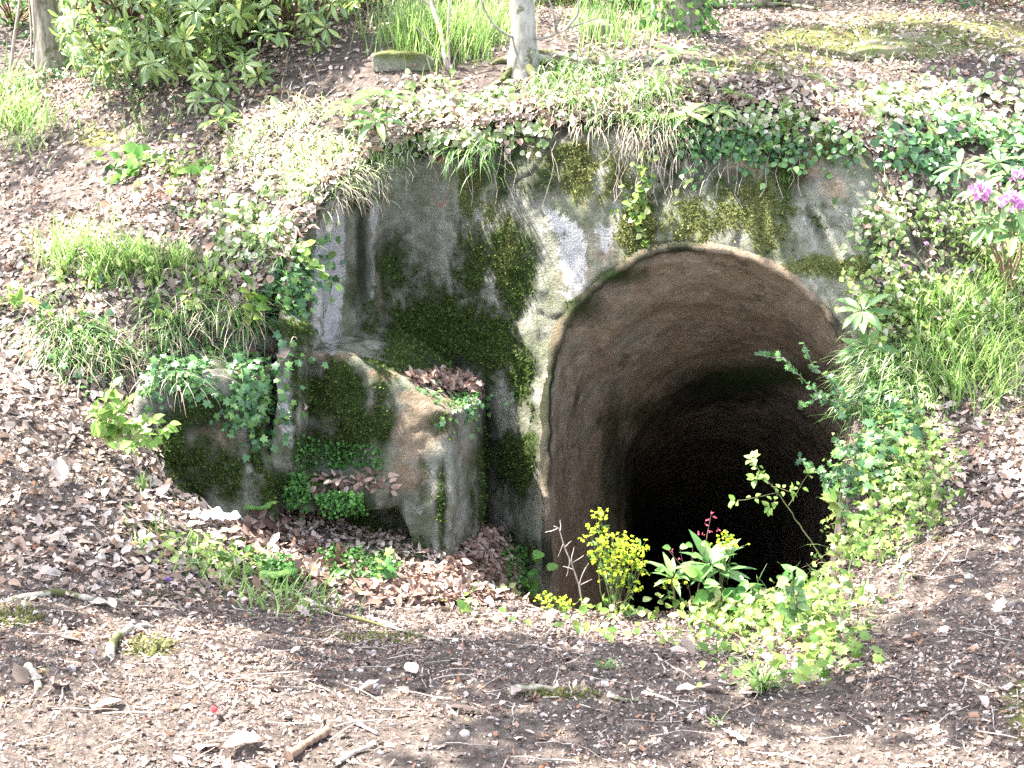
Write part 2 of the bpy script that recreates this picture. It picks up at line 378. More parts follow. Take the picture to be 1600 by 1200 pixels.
# ---------------------------------------------------------------- rock face (relief y = D(x, z)) and tunnel
ACX, ACZ, AR = 1.165, -0.10, 0.935
def arch_out(n=90, r=1.0, low=2.3):
    """x, z round the mouth from lower left over the top to lower right"""
    th = np.linspace(np.pi, 0, n)
    x = ACX + AR * np.cos(th); z = ACZ + AR * np.sin(th)
    m = 44; zs = np.linspace(ACZ - low, ACZ, m, endpoint=False)
    x = np.r_[np.full(m, ACX - AR), x, np.full(m, ACX + AR)]; z = np.r_[zs, z, zs[::-1]]
    nxn = np.r_[np.full(m, -1.0), np.cos(th), np.full(m, 1.0)]; nzn = np.r_[np.zeros(m), np.sin(th), np.zeros(m)]
    wob_ = 0.03 * fbm(np.stack([x, 0 * x, z], -1), 2.2, 3) + 0.012 * fbm(np.stack([x, 0 * x, z], -1), 12, 2)
    r = r * (1 + .8 * fbm(np.stack([x, 0 * x + 5, z], -1), 5, 3)) if r > .025 else r; wob_ = wob_ + .012 * fbm(np.stack([x, 0 * x, z], -1), 30, 2)
    x = x + nxn * (wob_ + (r)); z = z + nzn * (wob_ + r)
    # low on the left the mouth leans outwards a little
    return x, z, nxn, nzn
xr = np.arange(-1.72, 2.5, 0.013); tz = np.linspace(0, 1, 200)
ztop = np.interp(xr, RTX, RTZ) + 0.0
zbot = np.interp(xr, [-2, -.6, 0, .3, 2.6], [-.9, -1.3, -1.5, -2.3, -2.3])
RX = np.broadcast_to(xr[None], (200, len(xr))).copy(); RZ = zbot[None] + (ztop - zbot)[None] * tz[:, None]
RY = Dsurf(RX, RZ)
# the last rows curl back under the turf
k = np.clip((tz - 0.975) / 0.025, 0, 1)[:, None]; RY = RY + 0.42 * k ** 1.5; RZ = RZ - .05 * k ** 2
rv = np.stack([RX, RY, RZ], -1); n1, n2 = RX.shape
ii = (np.arange(n1 - 1)[:, None] * n2 + np.arange(n2 - 1)[None])
rf = np.stack([ii, ii + 1, ii + n2 + 1, ii + n2], -1).reshape(-1, 4)
cx = RX.ravel()[rf].mean(1); cz = RZ.ravel()[rf].mean(1)
ax, az, _, _ = arch_out(r=0.022); apoly = list(zip(ax, az)) 
rf = rf[~inside_poly(cx, cz, apoly)]
# lower right, beyond the mouth: hidden in the bank
def blobs(V, lst):
    px, py = PIX(V); r = np.zeros(len(px))
    for (a, b, rx, ry, s) in lst: r = np.maximum(r, s * np.exp(-(((px - a) / rx) ** 2 + ((py - b) / ry) ** 2)))
    return np.clip(r, 0, 1.3)
MOSS = [(300,640,70,30,.6),(255,710,40,70,.7),(370,760,40,60,.6),(700,600,60,40,.5),(860,250,60,40,.5),(1060,280,60,40,.5),(650,470,40,60,.55),(990,395,30,30,.9),(720,860,30,40,.6),(700,240,60,14,.7),(770,270,40,60,.75),(800,420,30,75,1.5),(690,515,110,60,1.5),(740,410,36,70,1.0),(815,590,28,60,1.2),(805,720,36,55,1.2),(630,570,80,20,.8),(770,530,50,55,1.2),
 (640,330,14,60,.3),(1000,320,50,50,.6),(1140,320,60,50,.6),(1220,300,30,90,.85),(1290,340,40,30,.7),(900,470,40,16,.6),(960,430,40,12,.8),(756,760,12,120,1.0),(800,870,50,35,.8),
 (830,260,60,50,.6),(530,610,60,44,1.1),(560,660,50,40,.9),(500,700,50,40,.75),(690,670,30,30,.6),(690,800,8,90,.9),(740,780,12,80,.5),(650,860,30,30,.8),
 (340,730,60,50,.75),(400,690,14,100,.8),(290,760,50,40,.6),(440,480,40,50,.8),(470,520,20,40,.7),(560,820,80,50,.8),(600,880,60,40,.9),(470,760,60,30,.8),(560,450,24,80,.3),(560,310,30,16,.9),(620,430,50,60,.5),(590,520,60,40,.55),
 (1080,400,150,10,.7),(460,640,8,120,.7),(420,780,20,50,.8),(660,720,14,60,.6)]
GOLD = [(735,290,30,60,.95),(765,330,18,40,.8),(790,400,16,60,1.1),(930,275,60,45,1.0),(905,235,40,16,.7),(1000,360,34,64,1.2),(1080,350,64,50,1.1),(1185,340,55,64,1.15),(1300,418,80,22,1.3),(1290,230,40,20,.8),(1380,330,40,60,.7),(1400,250,50,40,.7),(850,250,24,40,.6),(510,330,20,14,.8),(1130,300,50,20,.6),(625,84,50,12,1.2),(930,42,30,10,.6)]  # golden moss; over the arch its brightness also paints in sun patches
LICH = [(895,400,24,62,1.0),(870,350,40,30,.7),(950,370,30,40,.62),(905,460,40,36,.66),(518,400,22,130,1.2),(584,330,7,40,1.1),(583,420,5,80,.7),(900,470,34,30,.55),(518,500,16,60,.95),(640,310,50,60,.3),(1250,350,50,20,.45),(1240,410,40,14,.5),(450,640,18,100,.66),(500,430,14,120,.8),(850,370,30,60,.4),(700,840,30,50,.4),(660,800,20,60,.35),(790,760,30,30,.4)]
OCHRE = [(670,650,50,60,.9),(900,420,70,70,.5),(590,640,40,60,.5),(730,700,20,60,.5),(950,390,50,60,.5),(1240,270,70,30,.8),(1170,260,50,30,.7),(1300,290,40,50,.6),(870,560,16,60,.7),(1110,400,100,12,.8),(520,556,44,8,.95),(600,585,44,10,.9),(650,620,40,16,.9),(645,680,45,60,.85),(640,745,40,30,.8),(592,430,9,90,.8),(700,620,60,20,.6),(850,700,14,200,.6),(340,680,60,40,.6),(250,700,40,50,.5),(920,340,30,80,.45)]
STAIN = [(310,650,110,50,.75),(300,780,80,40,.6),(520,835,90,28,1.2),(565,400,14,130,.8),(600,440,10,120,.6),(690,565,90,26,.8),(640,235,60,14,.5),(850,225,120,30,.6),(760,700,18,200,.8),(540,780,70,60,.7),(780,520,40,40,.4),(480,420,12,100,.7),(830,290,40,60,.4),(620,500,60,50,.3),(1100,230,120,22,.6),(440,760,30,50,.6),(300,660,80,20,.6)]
def mossf(V, b, k=7.0):
    n = fbm(V * np.array([1, 1, .55]), k, 4, .62) + .35 * fbm(V * np.array([1, 1, .8]), k * 4.5, 2)
    return np.where(b > .08, b * .9 + n * .85 * np.minimum(1, b * 3), 0)
def rock_attrs(g, V, extra_o=None):
    g.at['moss'] = mossf(V, blobs(V, MOSS)); g.at['gold'] = mossf(V, blobs(V, GOLD), 9.0); g.at['lichen'] = blobs(V, LICH)
    o = blobs(V, OCHRE)
    if extra_o is not None: o = np.maximum(o, extra_o)
    g.at['ochre'] = o; g.at['stain_shade'] = blobs(V, STAIN)
    px, py = PIX(V); r = np.abs(np.hypot((px - 688) / 14, (py - 285) / 36) - 1)
    g.at['red'] = 0.62 * np.exp(-(r / .22) ** 2) + .5 * np.exp(-(((px - 583) / 4) ** 2 + ((py - 322) / 9) ** 2)) + .5 * np.exp(-(((px - 686) / 12) ** 2 + ((py - 248) / 5) ** 2))
rock = empty('rock_face', W(800, 850, 7.5), 'tall mossy hewn tuff cliff with a round arched tunnel mouth and niche', 'rock face')
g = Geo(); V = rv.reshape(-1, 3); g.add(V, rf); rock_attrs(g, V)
sd_top = np.clip((np.tile(tz[:, None], (1, n2)).ravel() - .93) / .05, 0, 1); g.at['stain_shade'] = np.maximum(g.at['stain_shade'], sd_top); g.at['lichen'] = g.at['lichen'] * (1 - sd_top)
ad_ = np.abs(poly_sd(V[:, 0], V[:, 2], apoly)); up_ = V[:, 2] > ACZ + .4
g.at['moss'] = np.maximum(g.at['moss'], .6 * (1 + 1.6 * fbm(V, 3.3, 3)) * np.exp(-(ad_ / .04) ** 2) * up_ * (.35 + .65 * (V[:, 0] < 1.3)))
rock_wall = g.build('hewn_wall', M_ROCK, rock)
# tunnel
st = [(0,-.0,0,0.06),(0,-.018,0,0.03),(0,-.025,0,0.0),(0,.0,0,-0.012),(0.004,.06,-.02,-.02)]
stat = [(0.02,.16,-.07,.99),(.06,.40,-.24,.98),(.15,.7,-.42,.985),(.29,1.0,-.65,.985),(.42,1.3,-.85,.985),(.46,1.42,-.91,.975),(.49,1.5,-.96,.94),(.54,1.8,-1.13,.90),(.66,2.6,-1.6,.88),(.8,4.0,-2.4,.86),(1.0,6.0,-3.6,.84),(1.2,8.5,-5.2,.8),(1.2,9.5,-6.0,.3)]
rings = []
for (dx, dy, dz, r) in st:
    x, z, _, _ = arch_out(r=r); y = Dsurf(x, z)
    rings.append(np.stack([x + dx, y + dy + (0.03 if r > .04 else 0), z + dz], -1))
x0, z0, nx0, nz0 = arch_out(r=-0.02); y0 = D_f(x0, z0); ylo = y0.mean()
S = [np.array([0.004, .06, -.02, 1.0])] + [np.array(s) for s in stat]
for k in range(1, len(S)):
    a, b = S[k - 1], S[k]; m = max(2, int(np.linalg.norm(b[:3] - a[:3]) / 0.05)) if k < 10 else 6
    for t in np.linspace(0, 1, m + 1)[1:]:
        q = a * (1 - t) + b * t; fl = min(1, q[1] / .6)
        yy = (y0 * (1 - fl * .7) + ylo * fl * .7)
        x = ACX + (x0 - ACX) * q[3] + q[0]; z = ACZ + (z0 - ACZ) * q[3] + q[2]
        P = np.stack([x, yy + q[1], z], -1)
        dsp = 0.05 * fbm(P, 1.5, 3) + 0.030 * fbm(P, 5, 4) + .02 * np.abs(fbm(P + 9, 3.1, 3))
        P[:, 0] += nx0 * dsp; P[:, 2] += nz0 * dsp
        rings.append(P)
R = np.array(rings); n1, n2 = R.shape[:2]
ii = (np.arange(n1 - 1)[:, None] * n2 + np.arange(n2 - 1)[None])
tf = np.stack([ii, ii + n2, ii + n2 + 1, ii + 1], -1).reshape(-1, 4)
g = Geo(); V = R.reshape(-1, 3); g.add(V, tf)
g.add(R[-1], np.arange(n2)[None]); V = np.concatenate([V, R[-1]])
# floor between the two feet of the tunnel
fl = np.stack([R[:, 0], R[:, -1]], 1)[3:]; n3 = len(fl); ff = np.array([[2*i, 2*i+1, 2*i+3, 2*i+2] for i in range(n3 - 1)])
g.add(fl.reshape(-1, 3), ff); V = np.concatenate([V, fl.reshape(-1, 3)])
dist = np.clip((V[:, 1] - 7.2) / .4, 0, 1)
rock_attrs(g, V); g.at['ochre'] = 0.62 + .25 * np.exp(-np.clip(V[:, 1] - 7.5, 0, 9) / .25) * (V[:, 0] > 1.1); g.at['moss'] = blobs(V, [(900,480,50,30,.7),(960,430,50,16,.8),(1180,590,120,30,.8),(960,720,20,120,.6),(1010,650,60,30,.6)]); g.at['gold'] = 0 * dist; g.at['red'] = 0 * dist
px, py = PIX(V); g.at['lichen'] = 0.25 * np.exp(-((px - 930) / 60) ** 2); g.at['stain_shade'] = blobs(V, [(1080,600,90,30,.6),(900,600,12,100,.5),(960,800,40,200,.6),(1240,520,60,30,.4)]) + 0.5 * sstep(8.95, 9.2, V[:, 1]); _rim = np.exp(-np.abs(V[:, 1] - Dsurf(V[:, 0], V[:, 2])) / .05); g.at['moss'] = np.maximum(g.at['moss'], .55 * _rim * (V[:, 0] < 1.2) * (V[:, 2] > -.3)); g.at['stain_shade'] = np.maximum(g.at['stain_shade'], (.5 + .9 * fbm(V, 4.0, 3)) * np.minimum(1, _rim * 1.6))  # dark tone also grows with depth, painting in the tunnel's fade into shade
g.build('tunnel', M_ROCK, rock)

# ---------------------------------------------------------------- blocks left standing in front of the face
def blockmass(name, prisms, parent, vox=0.022, amp=0.05, smooth=6):
    me = bpy.data.meshes.new(name + '_src'); vs = []; fs = []
    for poly, th in prisms:
        n = len(poly); o = len(vs); F0 = [W(*p) for p in poly]
        if isinstance(th, (int, float)): th = (0, th, 0)
        vs += [tuple(p) for p in F0] + [tuple(p + np.array(th)) for p in F0]
        fs += [[o + i for i in range(n)][::-1], [o + n + i for i in range(n)]]
        fs += [[o + i, o + (i + 1) % n, o + n + (i + 1) % n, o + n + i] for i in range(n)]
    me.from_pydata(vs, [], fs); me.update()
    import bmesh
    bm = bmesh.new(); bm.from_mesh(me); bmesh.ops.recalc_face_normals(bm, faces=bm.faces); bm.to_mesh(me); bm.free()
    o = bpy.data.objects.new(name, me); col.objects.link(o)
    r = o.modifiers.new('r', 'REMESH'); r.mode = 'VOXEL'; r.voxel_size = vox
    s = o.modifiers.new('s', 'SMOOTH'); s.factor = 0.7; s.iterations = smooth
    dg = bpy.context.evaluated_depsgraph_get(); m2 = bpy.data.meshes.new_from_object(o.evaluated_get(dg))
    bpy.data.objects.remove(o); bpy.data.meshes.remove(me)
    nv = len(m2.vertices); co = np.empty(nv * 3, np.float32); m2.vertices.foreach_get('co', co); V = co.reshape(-1, 3).astype(float)
    no = np.empty(nv * 3, np.float32); m2.vertices.foreach_get('normal', no); no = no.reshape(-1, 3)
    V = V + no * (amp * fbm(V, 3.0, 3) + amp * .35 * fbm(V, 12, 3))[:, None]
    nf = len(m2.polygons); lt = np.empty(nf, np.int32); m2.polygons.foreach_get('loop_total', lt)
    li = np.empty(len(m2.loops), np.int32); m2.loops.foreach_get('vertex_index', li)
    g = Geo(); g.V = [V.astype(np.float32)]; g.n = nv; g.L = [li]; g.C = [lt]; g.M = [np.zeros(nf, int)]
    rock_attrs(g, V); bpy.data.meshes.remove(m2)
    return g.build(name, M_ROCK, parent)
upper = blockmass('ledge_block', [
  ([(470,548,7.05),(545,558,7.05),(610,582,7.02),(665,615,6.98),(708,648,6.92),(716,720,6.88),(708,888,6.74),(652,890,6.70),(622,800,6.82),(600,768,6.95),(462,768,6.95)], (.02, 1.0, 0)),
  ([(706,650,6.93),(754,622,7.30),(758,800,7.20),(744,850,7.1),(706,888,6.76)], (0, .9, 0)),
  ([(440,764,6.60),(520,758,6.62),(612,762,6.7),(618,800,6.72),(530,806,6.62),(440,795,6.6)], (0, .6, .0)),
  ([(440,790,6.98),(625,790,6.98),(640,900,6.85),(440,880,6.85)], (0, .5, 0))], rock)
upper2 = blockmass('pillar', [([(428,500,6.85),(478,510,6.9),(474,640,6.8),(455,800,6.6),(412,800,6.55),(424,640,6.7)], (0.02, .6, 0)),
  ([(440,430,7.1),(500,440,7.2),(500,540,7.1),(430,560,6.95)], (0, .5, 0))], rock)
leftrock = blockmass('side_block', [([(215,600,6.5),(320,585,6.55),(405,590,6.7),(412,700,6.6),(432,830,6.4),(330,850,6.25),(225,805,6.2),(200,700,6.3)], (0, .8, .05))], rock)

# ================================================================ planting tools
_bv, _bf = [], []; _o = 0
for ob in (ground, rock_wall, upper, upper2, leftrock):
    me = ob.data; n = len(me.vertices); c_ = np.empty(n * 3, np.float32); me.vertices.foreach_get('co', c_)
    _bv.append(c_.reshape(-1, 3)); _bf += [[v + _o for v in p.vertices] for p in me.polygons]; _o += n
_bv = np.concatenate(_bv)
if ob.parent is not None: pass
BVH = BVHTree.FromPolygons([tuple(map(float, v)) for v in _bv], _bf)
CAM = Vector((0, 0, CAMZ))
def pick(px, py):
    v = (600 - py) / F; d = Vector(((px - 800) / F, cp + v * sp, -sp + v * cp)).normalized()
    h = BVH.ray_cast(CAM, d, 60)
    if h[0] is None: return None
    n = h[1]
    if n.dot(d) > 0: n = -n
    return np.array(h[0]), np.array(n)
def GB(px, py):
    for q in range(0, 60, 3):
        r = pick(px, py + q)
        if r is not None and r[0][2] > -.55 and r[0][1] < 5.3: return r[0]
    return G0(px, py)
def G0(px, py):
    for q in (0, -6, 6, -12, 12, -20, 20, -30, 30):
        r = pick(px, py + q)
        if r: return r[0]
    return W(px, py, 10)
def scat(poly, n, maxd=60.0, soft=0.0):
    if soft:
        P, Q = scat(poly, n, maxd); 
        if not len(P): return P, Q
        px, py = PIX(P); a, b = [], []
        for u, v in zip(px + rng.normal(0, soft, len(P)), py + rng.normal(0, soft * .6, len(P))):
            r = pick(u, v)
            if r is not None and vnoise(r[0][None], 3.2)[0] + .6 * vnoise(r[0][None], 9.0)[0] > rng.normal(-.25, .25) : a.append(r[0]); b.append(r[1])
        return (np.array(a), np.array(b)) if a else (np.zeros((0, 3)), np.zeros((0, 3)))
    p = np.array(poly, float); lo, hi = p.min(0), p.max(0); P, Q = [], []; tries = 0
    while len(P) < n and tries < n * 12:
        k = max(64, n); u = rng.uniform(lo, hi, (k, 2)); u = u[inside_poly(u[:, 0], u[:, 1], poly)]; tries += k
        for a, b in u:
            r = pick(a, b)
            if r is not None and r[0][1] < maxd: P.append(r[0]); Q.append(r[1])
            if len(P) >= n: break
    return (np.array(P), np.array(Q)) if P else (np.zeros((0, 3)), np.zeros((0, 3)))
def ell(cx, cy, rx, ry, n=16): return [(cx + rx * math.cos(t), cy + ry * math.sin(t)) for t in np.linspace(0, 2 * math.pi, n, endpoint=False)]
def unit(v): return v / (np.linalg.norm(v, axis=-1, keepdims=True) + 1e-9)
def rnd(n, s=1.0): return rng.normal(0, s, (n, 3))
def strip(prof, curl=0.3, fold=0.15, wave=0.0):
    """leaf blade along +y, unit length; prof = [(t, halfwidth)], closed tip and base; all triangles"""
    V = [(0, 0, 0)]; Fc = []
    zc = lambda t: -curl * t * t
    for i, (t, h) in enumerate(prof):
        wv = wave * math.sin(i * 2.3)
        V += [(-h, t, zc(t) + fold * h * 2 + wv * h), (0, t, zc(t)), (h, t, zc(t) + fold * h * 2 - wv * h)]
    m = len(prof); V.append((0, 1, zc(1))); tip = len(V) - 1
    Fc += [(0, 2, 1), (0, 3, 2)]
    for i in range(m - 1):
        a = 1 + 3 * i; b = a + 3
        Fc += [(a, a + 1, b), (a + 1, b + 1, b), (a + 1, a + 2, b + 1), (a + 2, b + 2, b + 1)]
    a = 1 + 3 * (m - 1); Fc += [(a, a + 1, tip), (a + 1, a + 2, tip)]
    return np.array(V, float), np.array(Fc)
OV = [(.12, .14), (.35, .27), (.62, .25), (.85, .12)]
LEAF = [strip(OV, c, f, w_) for c, f, w_ in [(.1, .1, 0), (.35, .2, .2), (-.3, .3, -.2), (.5, .45, .3), (0, -.2, .3)]]
OVATE = [strip([(.15, .24), (.4, .36), (.7, .26)], c, f) for c, f in [(.15, .12), (.3, .2)]]
ROUND = [strip([(.06, .3), (.35, .46), (.7, .36)], c, f) for c, f in [(.12, .1), (.25, .18)]]
RHODO = [strip([(.12, .05), (.35, .12), (.65, .155), (.88, .08)], c, f) for c, f in [(.15, .35), (.35, .25), (.55, .3)]]
LANCE = [strip([(.2, .09), (.5, .13), (.8, .07)], c, f) for c, f in [(.2, .2), (.45, .3)]]
def starleaf(pts, curl=.15):
    V = [(0, .35, .03)] + [(x, y, -curl * (x * x + (y - .35) ** 2)) for x, y in pts]; n = len(pts)
    return np.array(V, float), np.array([(0, 1 + i, 1 + (i + 1) % n) for i in range(n)])
IVY = [starleaf([(0, 0), (.22, -.12), (.52, .08), (.34, .30), (.56, .58), (.22, .60), (0, 1), (-.22, .60), (-.56, .58), (-.34, .30), (-.52, .08), (-.22, -.12)], c) for c in (.1, .35)]
OAK = [starleaf([(0, 0), (.12, .12), (.30, .18), (.16, .3), (.36, .48), (.2, .55), (.28, .78), (.1, .8), (0, 1), (-.14, .8), (-.26, .7), (-.2, .52), (-.36, .42), (-.16, .3), (-.28, .16), (-.1, .1)], c) for c in (.2, -.3)]
HOLLY = [starleaf([(0, 0), (.1, .1), (.34, .12), (.18, .3), (.42, .45), (.18, .55), (.3, .8), (.06, .78), (0, 1.05), (-.06, .78), (-.3, .8), (-.18, .55), (-.42, .45), (-.18, .3), (-.34, .12), (-.1, .1)], .3)]
def leaves(g, P, fwd, up, L, T, wid=1.0, mi=0):
    """scatter templates T at P; L lengths"""
    n = len(P)
    if n == 0: return
    k = rng.integers(0, len(T), n); L = np.broadcast_to(np.asarray(L, float), (n,))
    R = frame(np.asarray(fwd, float), np.asarray(up, float)) * L[:, None, None]
    R[:, :, 0] *= wid
    for q, (tv, tf) in enumerate(T):
        m = k == q; g.inst(tv, tf, R[m], P[m], mi)
def flatleaves(g, P, Nn, L, T, tilt=.5, lift=.0, down=0.0, wid=1.0, mi=0):
    n = len(P)
    up = unit(Nn + rnd(n, tilt)); f = rnd(n); f[:, 2] -= down; f = unit(f - up * (f * up).sum(1, keepdims=True))
    leaves(g, P + Nn * (lift + rng.uniform(0, 1, n) * lift)[:, None] if np.ndim(lift) else P + Nn * rng.uniform(0.2 * lift, lift + 1e-6, n)[:, None], f, up, L, T, wid, mi)
def blades(g, P, az, el, L, wd, bend, seg=5, mi=0):
    """grass blades; az azimuth, el starting elevation, bend total downward turn (radians)"""
    n = len(P)
    az, el, L, wd, bend = [np.broadcast_to(np.asarray(a, float), (n,)) for a in (az, el, L, wd, bend)]
    h = np.stack([np.cos(az), np.sin(az), 0 * az], 1); s = np.stack([-np.sin(az), np.cos(az), 0 * az], 1)
    p = P.copy(); V = []
    for i in range(seg + 1):
        t = i / seg; ww = wd * (1 - t ** 1.6) * (0.75 + .5 * min(t * 3, 1)) * .5 + .0004
        V.append(p - s * ww[:, None]); V.append(p + s * ww[:, None])
        e = el - bend * t ** 1.2
        p = p + (h * np.cos(e)[:, None] + np.array([0, 0, 1.]) * np.sin(e)[:, None]) * (L / seg)[:, None]
    V = np.stack(V, 1); m = 2 * (seg + 1)
    f = np.array([[2 * i, 2 * i + 1, 2 * i + 3, 2 * i + 2] for i in range(seg)])
    g.add(V.reshape(-1, 3), (f[None] + (np.arange(n) * m)[:, None, None]).reshape(-1, 4), mi)

# ---------------------------------------------------------------- plant materials
M_LITTER = leafmat('dead_leaf', [(0, (.12, .085, .065)), (.2, (.25, .19, .15)), (.4, (.37, .295, .25)), (.6, (.23, .135, .085)), (.8, (.47, .40, .355)), (1, (.32, .26, .22))], .12, .75, .2)
M_CHIP = leafmat('leaf_fragment', [(0, (.045, .034, .03)), (.3, (.11, .085, .072)), (.5, (.20, .155, .13)), (.62, (.22, .105, .06)), (.8, (.29, .23, .20)), (.93, (.36, .30, .27)), (1, (.48, .42, .39))], .05, .8, .15)
M_REDDEAD = leafmat('russet_leaf', [(0, (.09, .055, .042)), (.5, (.20, .125, .095)), (.8, (.30, .21, .17)), (1, (.24, .19, .165))], .1, .75, .2)
M_STONE = leafmat('pebble', [(0, (.14, .12, .11)), (.5, (.3, .26, .235)), (1, (.48, .44, .41))], 0, .85, .2)
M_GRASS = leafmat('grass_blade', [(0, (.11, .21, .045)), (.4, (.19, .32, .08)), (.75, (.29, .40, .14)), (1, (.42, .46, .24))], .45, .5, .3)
M_PALEGRASS = leafmat('pale_grass', [(0, (.16, .32, .08)), (.4, (.40, .54, .22)), (.7, (.60, .62, .40)), (1, (.70, .66, .54))], .4, .5, .3)  # blades made green-white, putting the blown-out sunlight into their colour
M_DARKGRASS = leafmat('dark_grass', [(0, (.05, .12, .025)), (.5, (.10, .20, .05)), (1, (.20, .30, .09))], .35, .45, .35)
M_STRAW = leafmat('straw', [(0, (.26, .20, .14)), (.5, (.42, .35, .26)), (1, (.56, .48, .38))], .2, .6, .25)
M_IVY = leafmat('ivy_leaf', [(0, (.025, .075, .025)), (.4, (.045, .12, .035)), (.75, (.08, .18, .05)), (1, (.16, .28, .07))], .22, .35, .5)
M_IVYPALE = leafmat('pale_ivy', [(0, (.07, .14, .035)), (.3, (.20, .28, .08)), (.6, (.40, .44, .24)), (.85, (.58, .56, .46)), (1, (.46, .28, .22))], .35, .38, .6)  # leaf colour whitened to stand in for sun glare on the creeper
M_IVYBRIGHT = leafmat('bright_ivy', [(0, (.06, .13, .022)), (.3, (.13, .22, .04)), (.6, (.24, .33, .075)), (.85, (.38, .45, .15)), (1, (.48, .42, .24))], .4, .4, .4)
M_LIME = leafmat('lime_leaf', [(0, (.14, .27, .05)), (.6, (.23, .36, .09)), (1, (.36, .42, .15))], .45, .5, .3)
M_HERB = leafmat('herb_leaf', [(0, (.05, .14, .035)), (.5, (.11, .25, .05)), (1, (.20, .36, .08))], .4, .5, .3)
M_CUSH = leafmat('cushion_leaf', [(0, (.02, .07, .012)), (.5, (.05, .15, .025)), (1, (.10, .24, .05))], .3, .5, .3)
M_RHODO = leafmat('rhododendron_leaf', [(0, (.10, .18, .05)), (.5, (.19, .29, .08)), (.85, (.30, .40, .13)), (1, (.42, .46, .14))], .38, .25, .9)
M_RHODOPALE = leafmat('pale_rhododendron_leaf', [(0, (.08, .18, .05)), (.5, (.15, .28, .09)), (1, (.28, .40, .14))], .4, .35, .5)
M_MOSS = leafmat('moss_tuft', [(0, (.025, .042, .010)), (.5, (.055, .085, .018)), (1, (.11, .15, .04))], .25, .8, .1)
M_GOLDMOSS = leafmat('golden_moss', [(0, (.08, .10, .03)), (.5, (.15, .165, .055)), (1, (.28, .27, .11))], .3, .8, .1)
M_STEM = barkmat('green_stem', (.16, .16, .07), (.08, .09, .035), 60)
M_TWIG = barkmat('grey_twig', (.42, .36, .31), (.20, .16, .13), 60)
M_BROWN = barkmat('brown_twig', (.24, .16, .11), (.10, .07, .05), 60)
M_BEECH = barkmat('beech_bark', (.33, .31, .28), (.15, .14, .12), 14, .5, .2, .35)
M_BARK = barkmat('rough_bark', (.28, .25, .20), (.10, .09, .07), 22, .2, .2, .7)
M_ROOT = barkmat('root_bark', (.36, .33, .27), (.16, .14, .11), 26, 1, .55, .5)
M_YELLOW = leafmat('spurge_bract', [(0, (.40, .52, .03)), (.5, (.54, .66, .05)), (1, (.66, .70, .10))], .45, .5, .2)
M_PINK = leafmat('pink_petal', [(0, (.50, .20, .48)), (.5, (.66, .34, .62)), (1, (.78, .52, .74))], .4, .5, .2)
M_CORAL = leafmat('coral_bud', [(0, (.42, .05, .10)), (1, (.55, .12, .18))], .2, .5, .2)
M_VIOLET = leafmat('violet_petal', [(0, (.25, .12, .50)), (1, (.38, .24, .62))], .3, .5, .2)

# ================================================================ ground cover (stuff)
def ground_pts(n, dens, x0, x1, y0, y1):
    x = rng.uniform(x0, x1, n); y = rng.uniform(y0, y1, n)
    keep = rng.uniform(0, 1, n) < dens(x, y); x, y = x[keep], y[keep]
    e = .02; z = ground_z(x, y); zx = (ground_z(x + e, y) - z) / e; zy = (ground_z(x, y + e) - z) / e
    ok = (np.hypot(zx, zy) < 1.6) & (z > -1.15); sd = poly_sd(x, y, PIT); ok &= ~((sd > -.02) & (y > 7.0) & (x > .1)) & ~((sd > .1) & (x > 0.25))
    Nn = unit(np.stack([-zx, -zy, np.ones_like(zx)], 1))
    return np.stack([x, y, z], 1)[ok], Nn[ok]
inview = lambda x, y: (np.abs(x) < .48 * y + .5)
# fallen leaves: bigger and denser on the banks and in the pit than on the trodden path
def d_leaf(x, y):
    P = np.stack([x, y, 0 * x], -1); nz = .55 + .75 * fbm(P, 1.3, 3)
    left = sstep(-0.9, -1.6, x) * sstep(4.2, 5.0, y); up = sstep(7.6, 8.3, y); right = sstep(1.7, 2.2, x) * sstep(4.6, 5.6, y)
    pit = (poly_sd(x, y, PIT) > .1) * 1.0
    path = .016 + .05 * sstep(4.2, 4.9, y)
    d = np.maximum.reduce([left * .95, up * .60, right * .55, pit * 1.2, path])
    return d * np.clip(nz, .15, 1.3) * inview(x, y)
g = Geo()
P, Nn = ground_pts(105000, d_leaf, -4, 4, 2.6, 8.3)
flatleaves(g, P, Nn, np.clip(np.exp(rng.normal(math.log(.034), .42, len(P))), .015, .09), LEAF, .42, .022)
P, Nn = ground_pts(7000, d_leaf, -4, 4, 4.2, 8.3)
flatleaves(g, P, Nn, rng.uniform(.04, .075, len(P)), OAK, .4, .025)
P, Nn = ground_pts(95000, d_leaf, -7.5, 7.5, 8.0, 14.5)
flatleaves(g, P, Nn, rng.uniform(.025, .06, len(P)), LEAF, .40, .02)
n = 3200; x = rng.uniform(-1.72, 2.45, n); y = np.interp(x, RTX, RTY) + rng.uniform(-.04, .22, n); P = np.stack([x, y, base_f(x, y) + rng.uniform(-.03, .03, n)], 1)
flatleaves(g, P, np.tile([[0, -.4, .9]], (n, 1)), rng.uniform(.035, .075, n), LEAF, .5, .02)
g.build('leaf_litter', M_LITTER, kind='stuff', label='pale brown fallen leaves covering the banks')
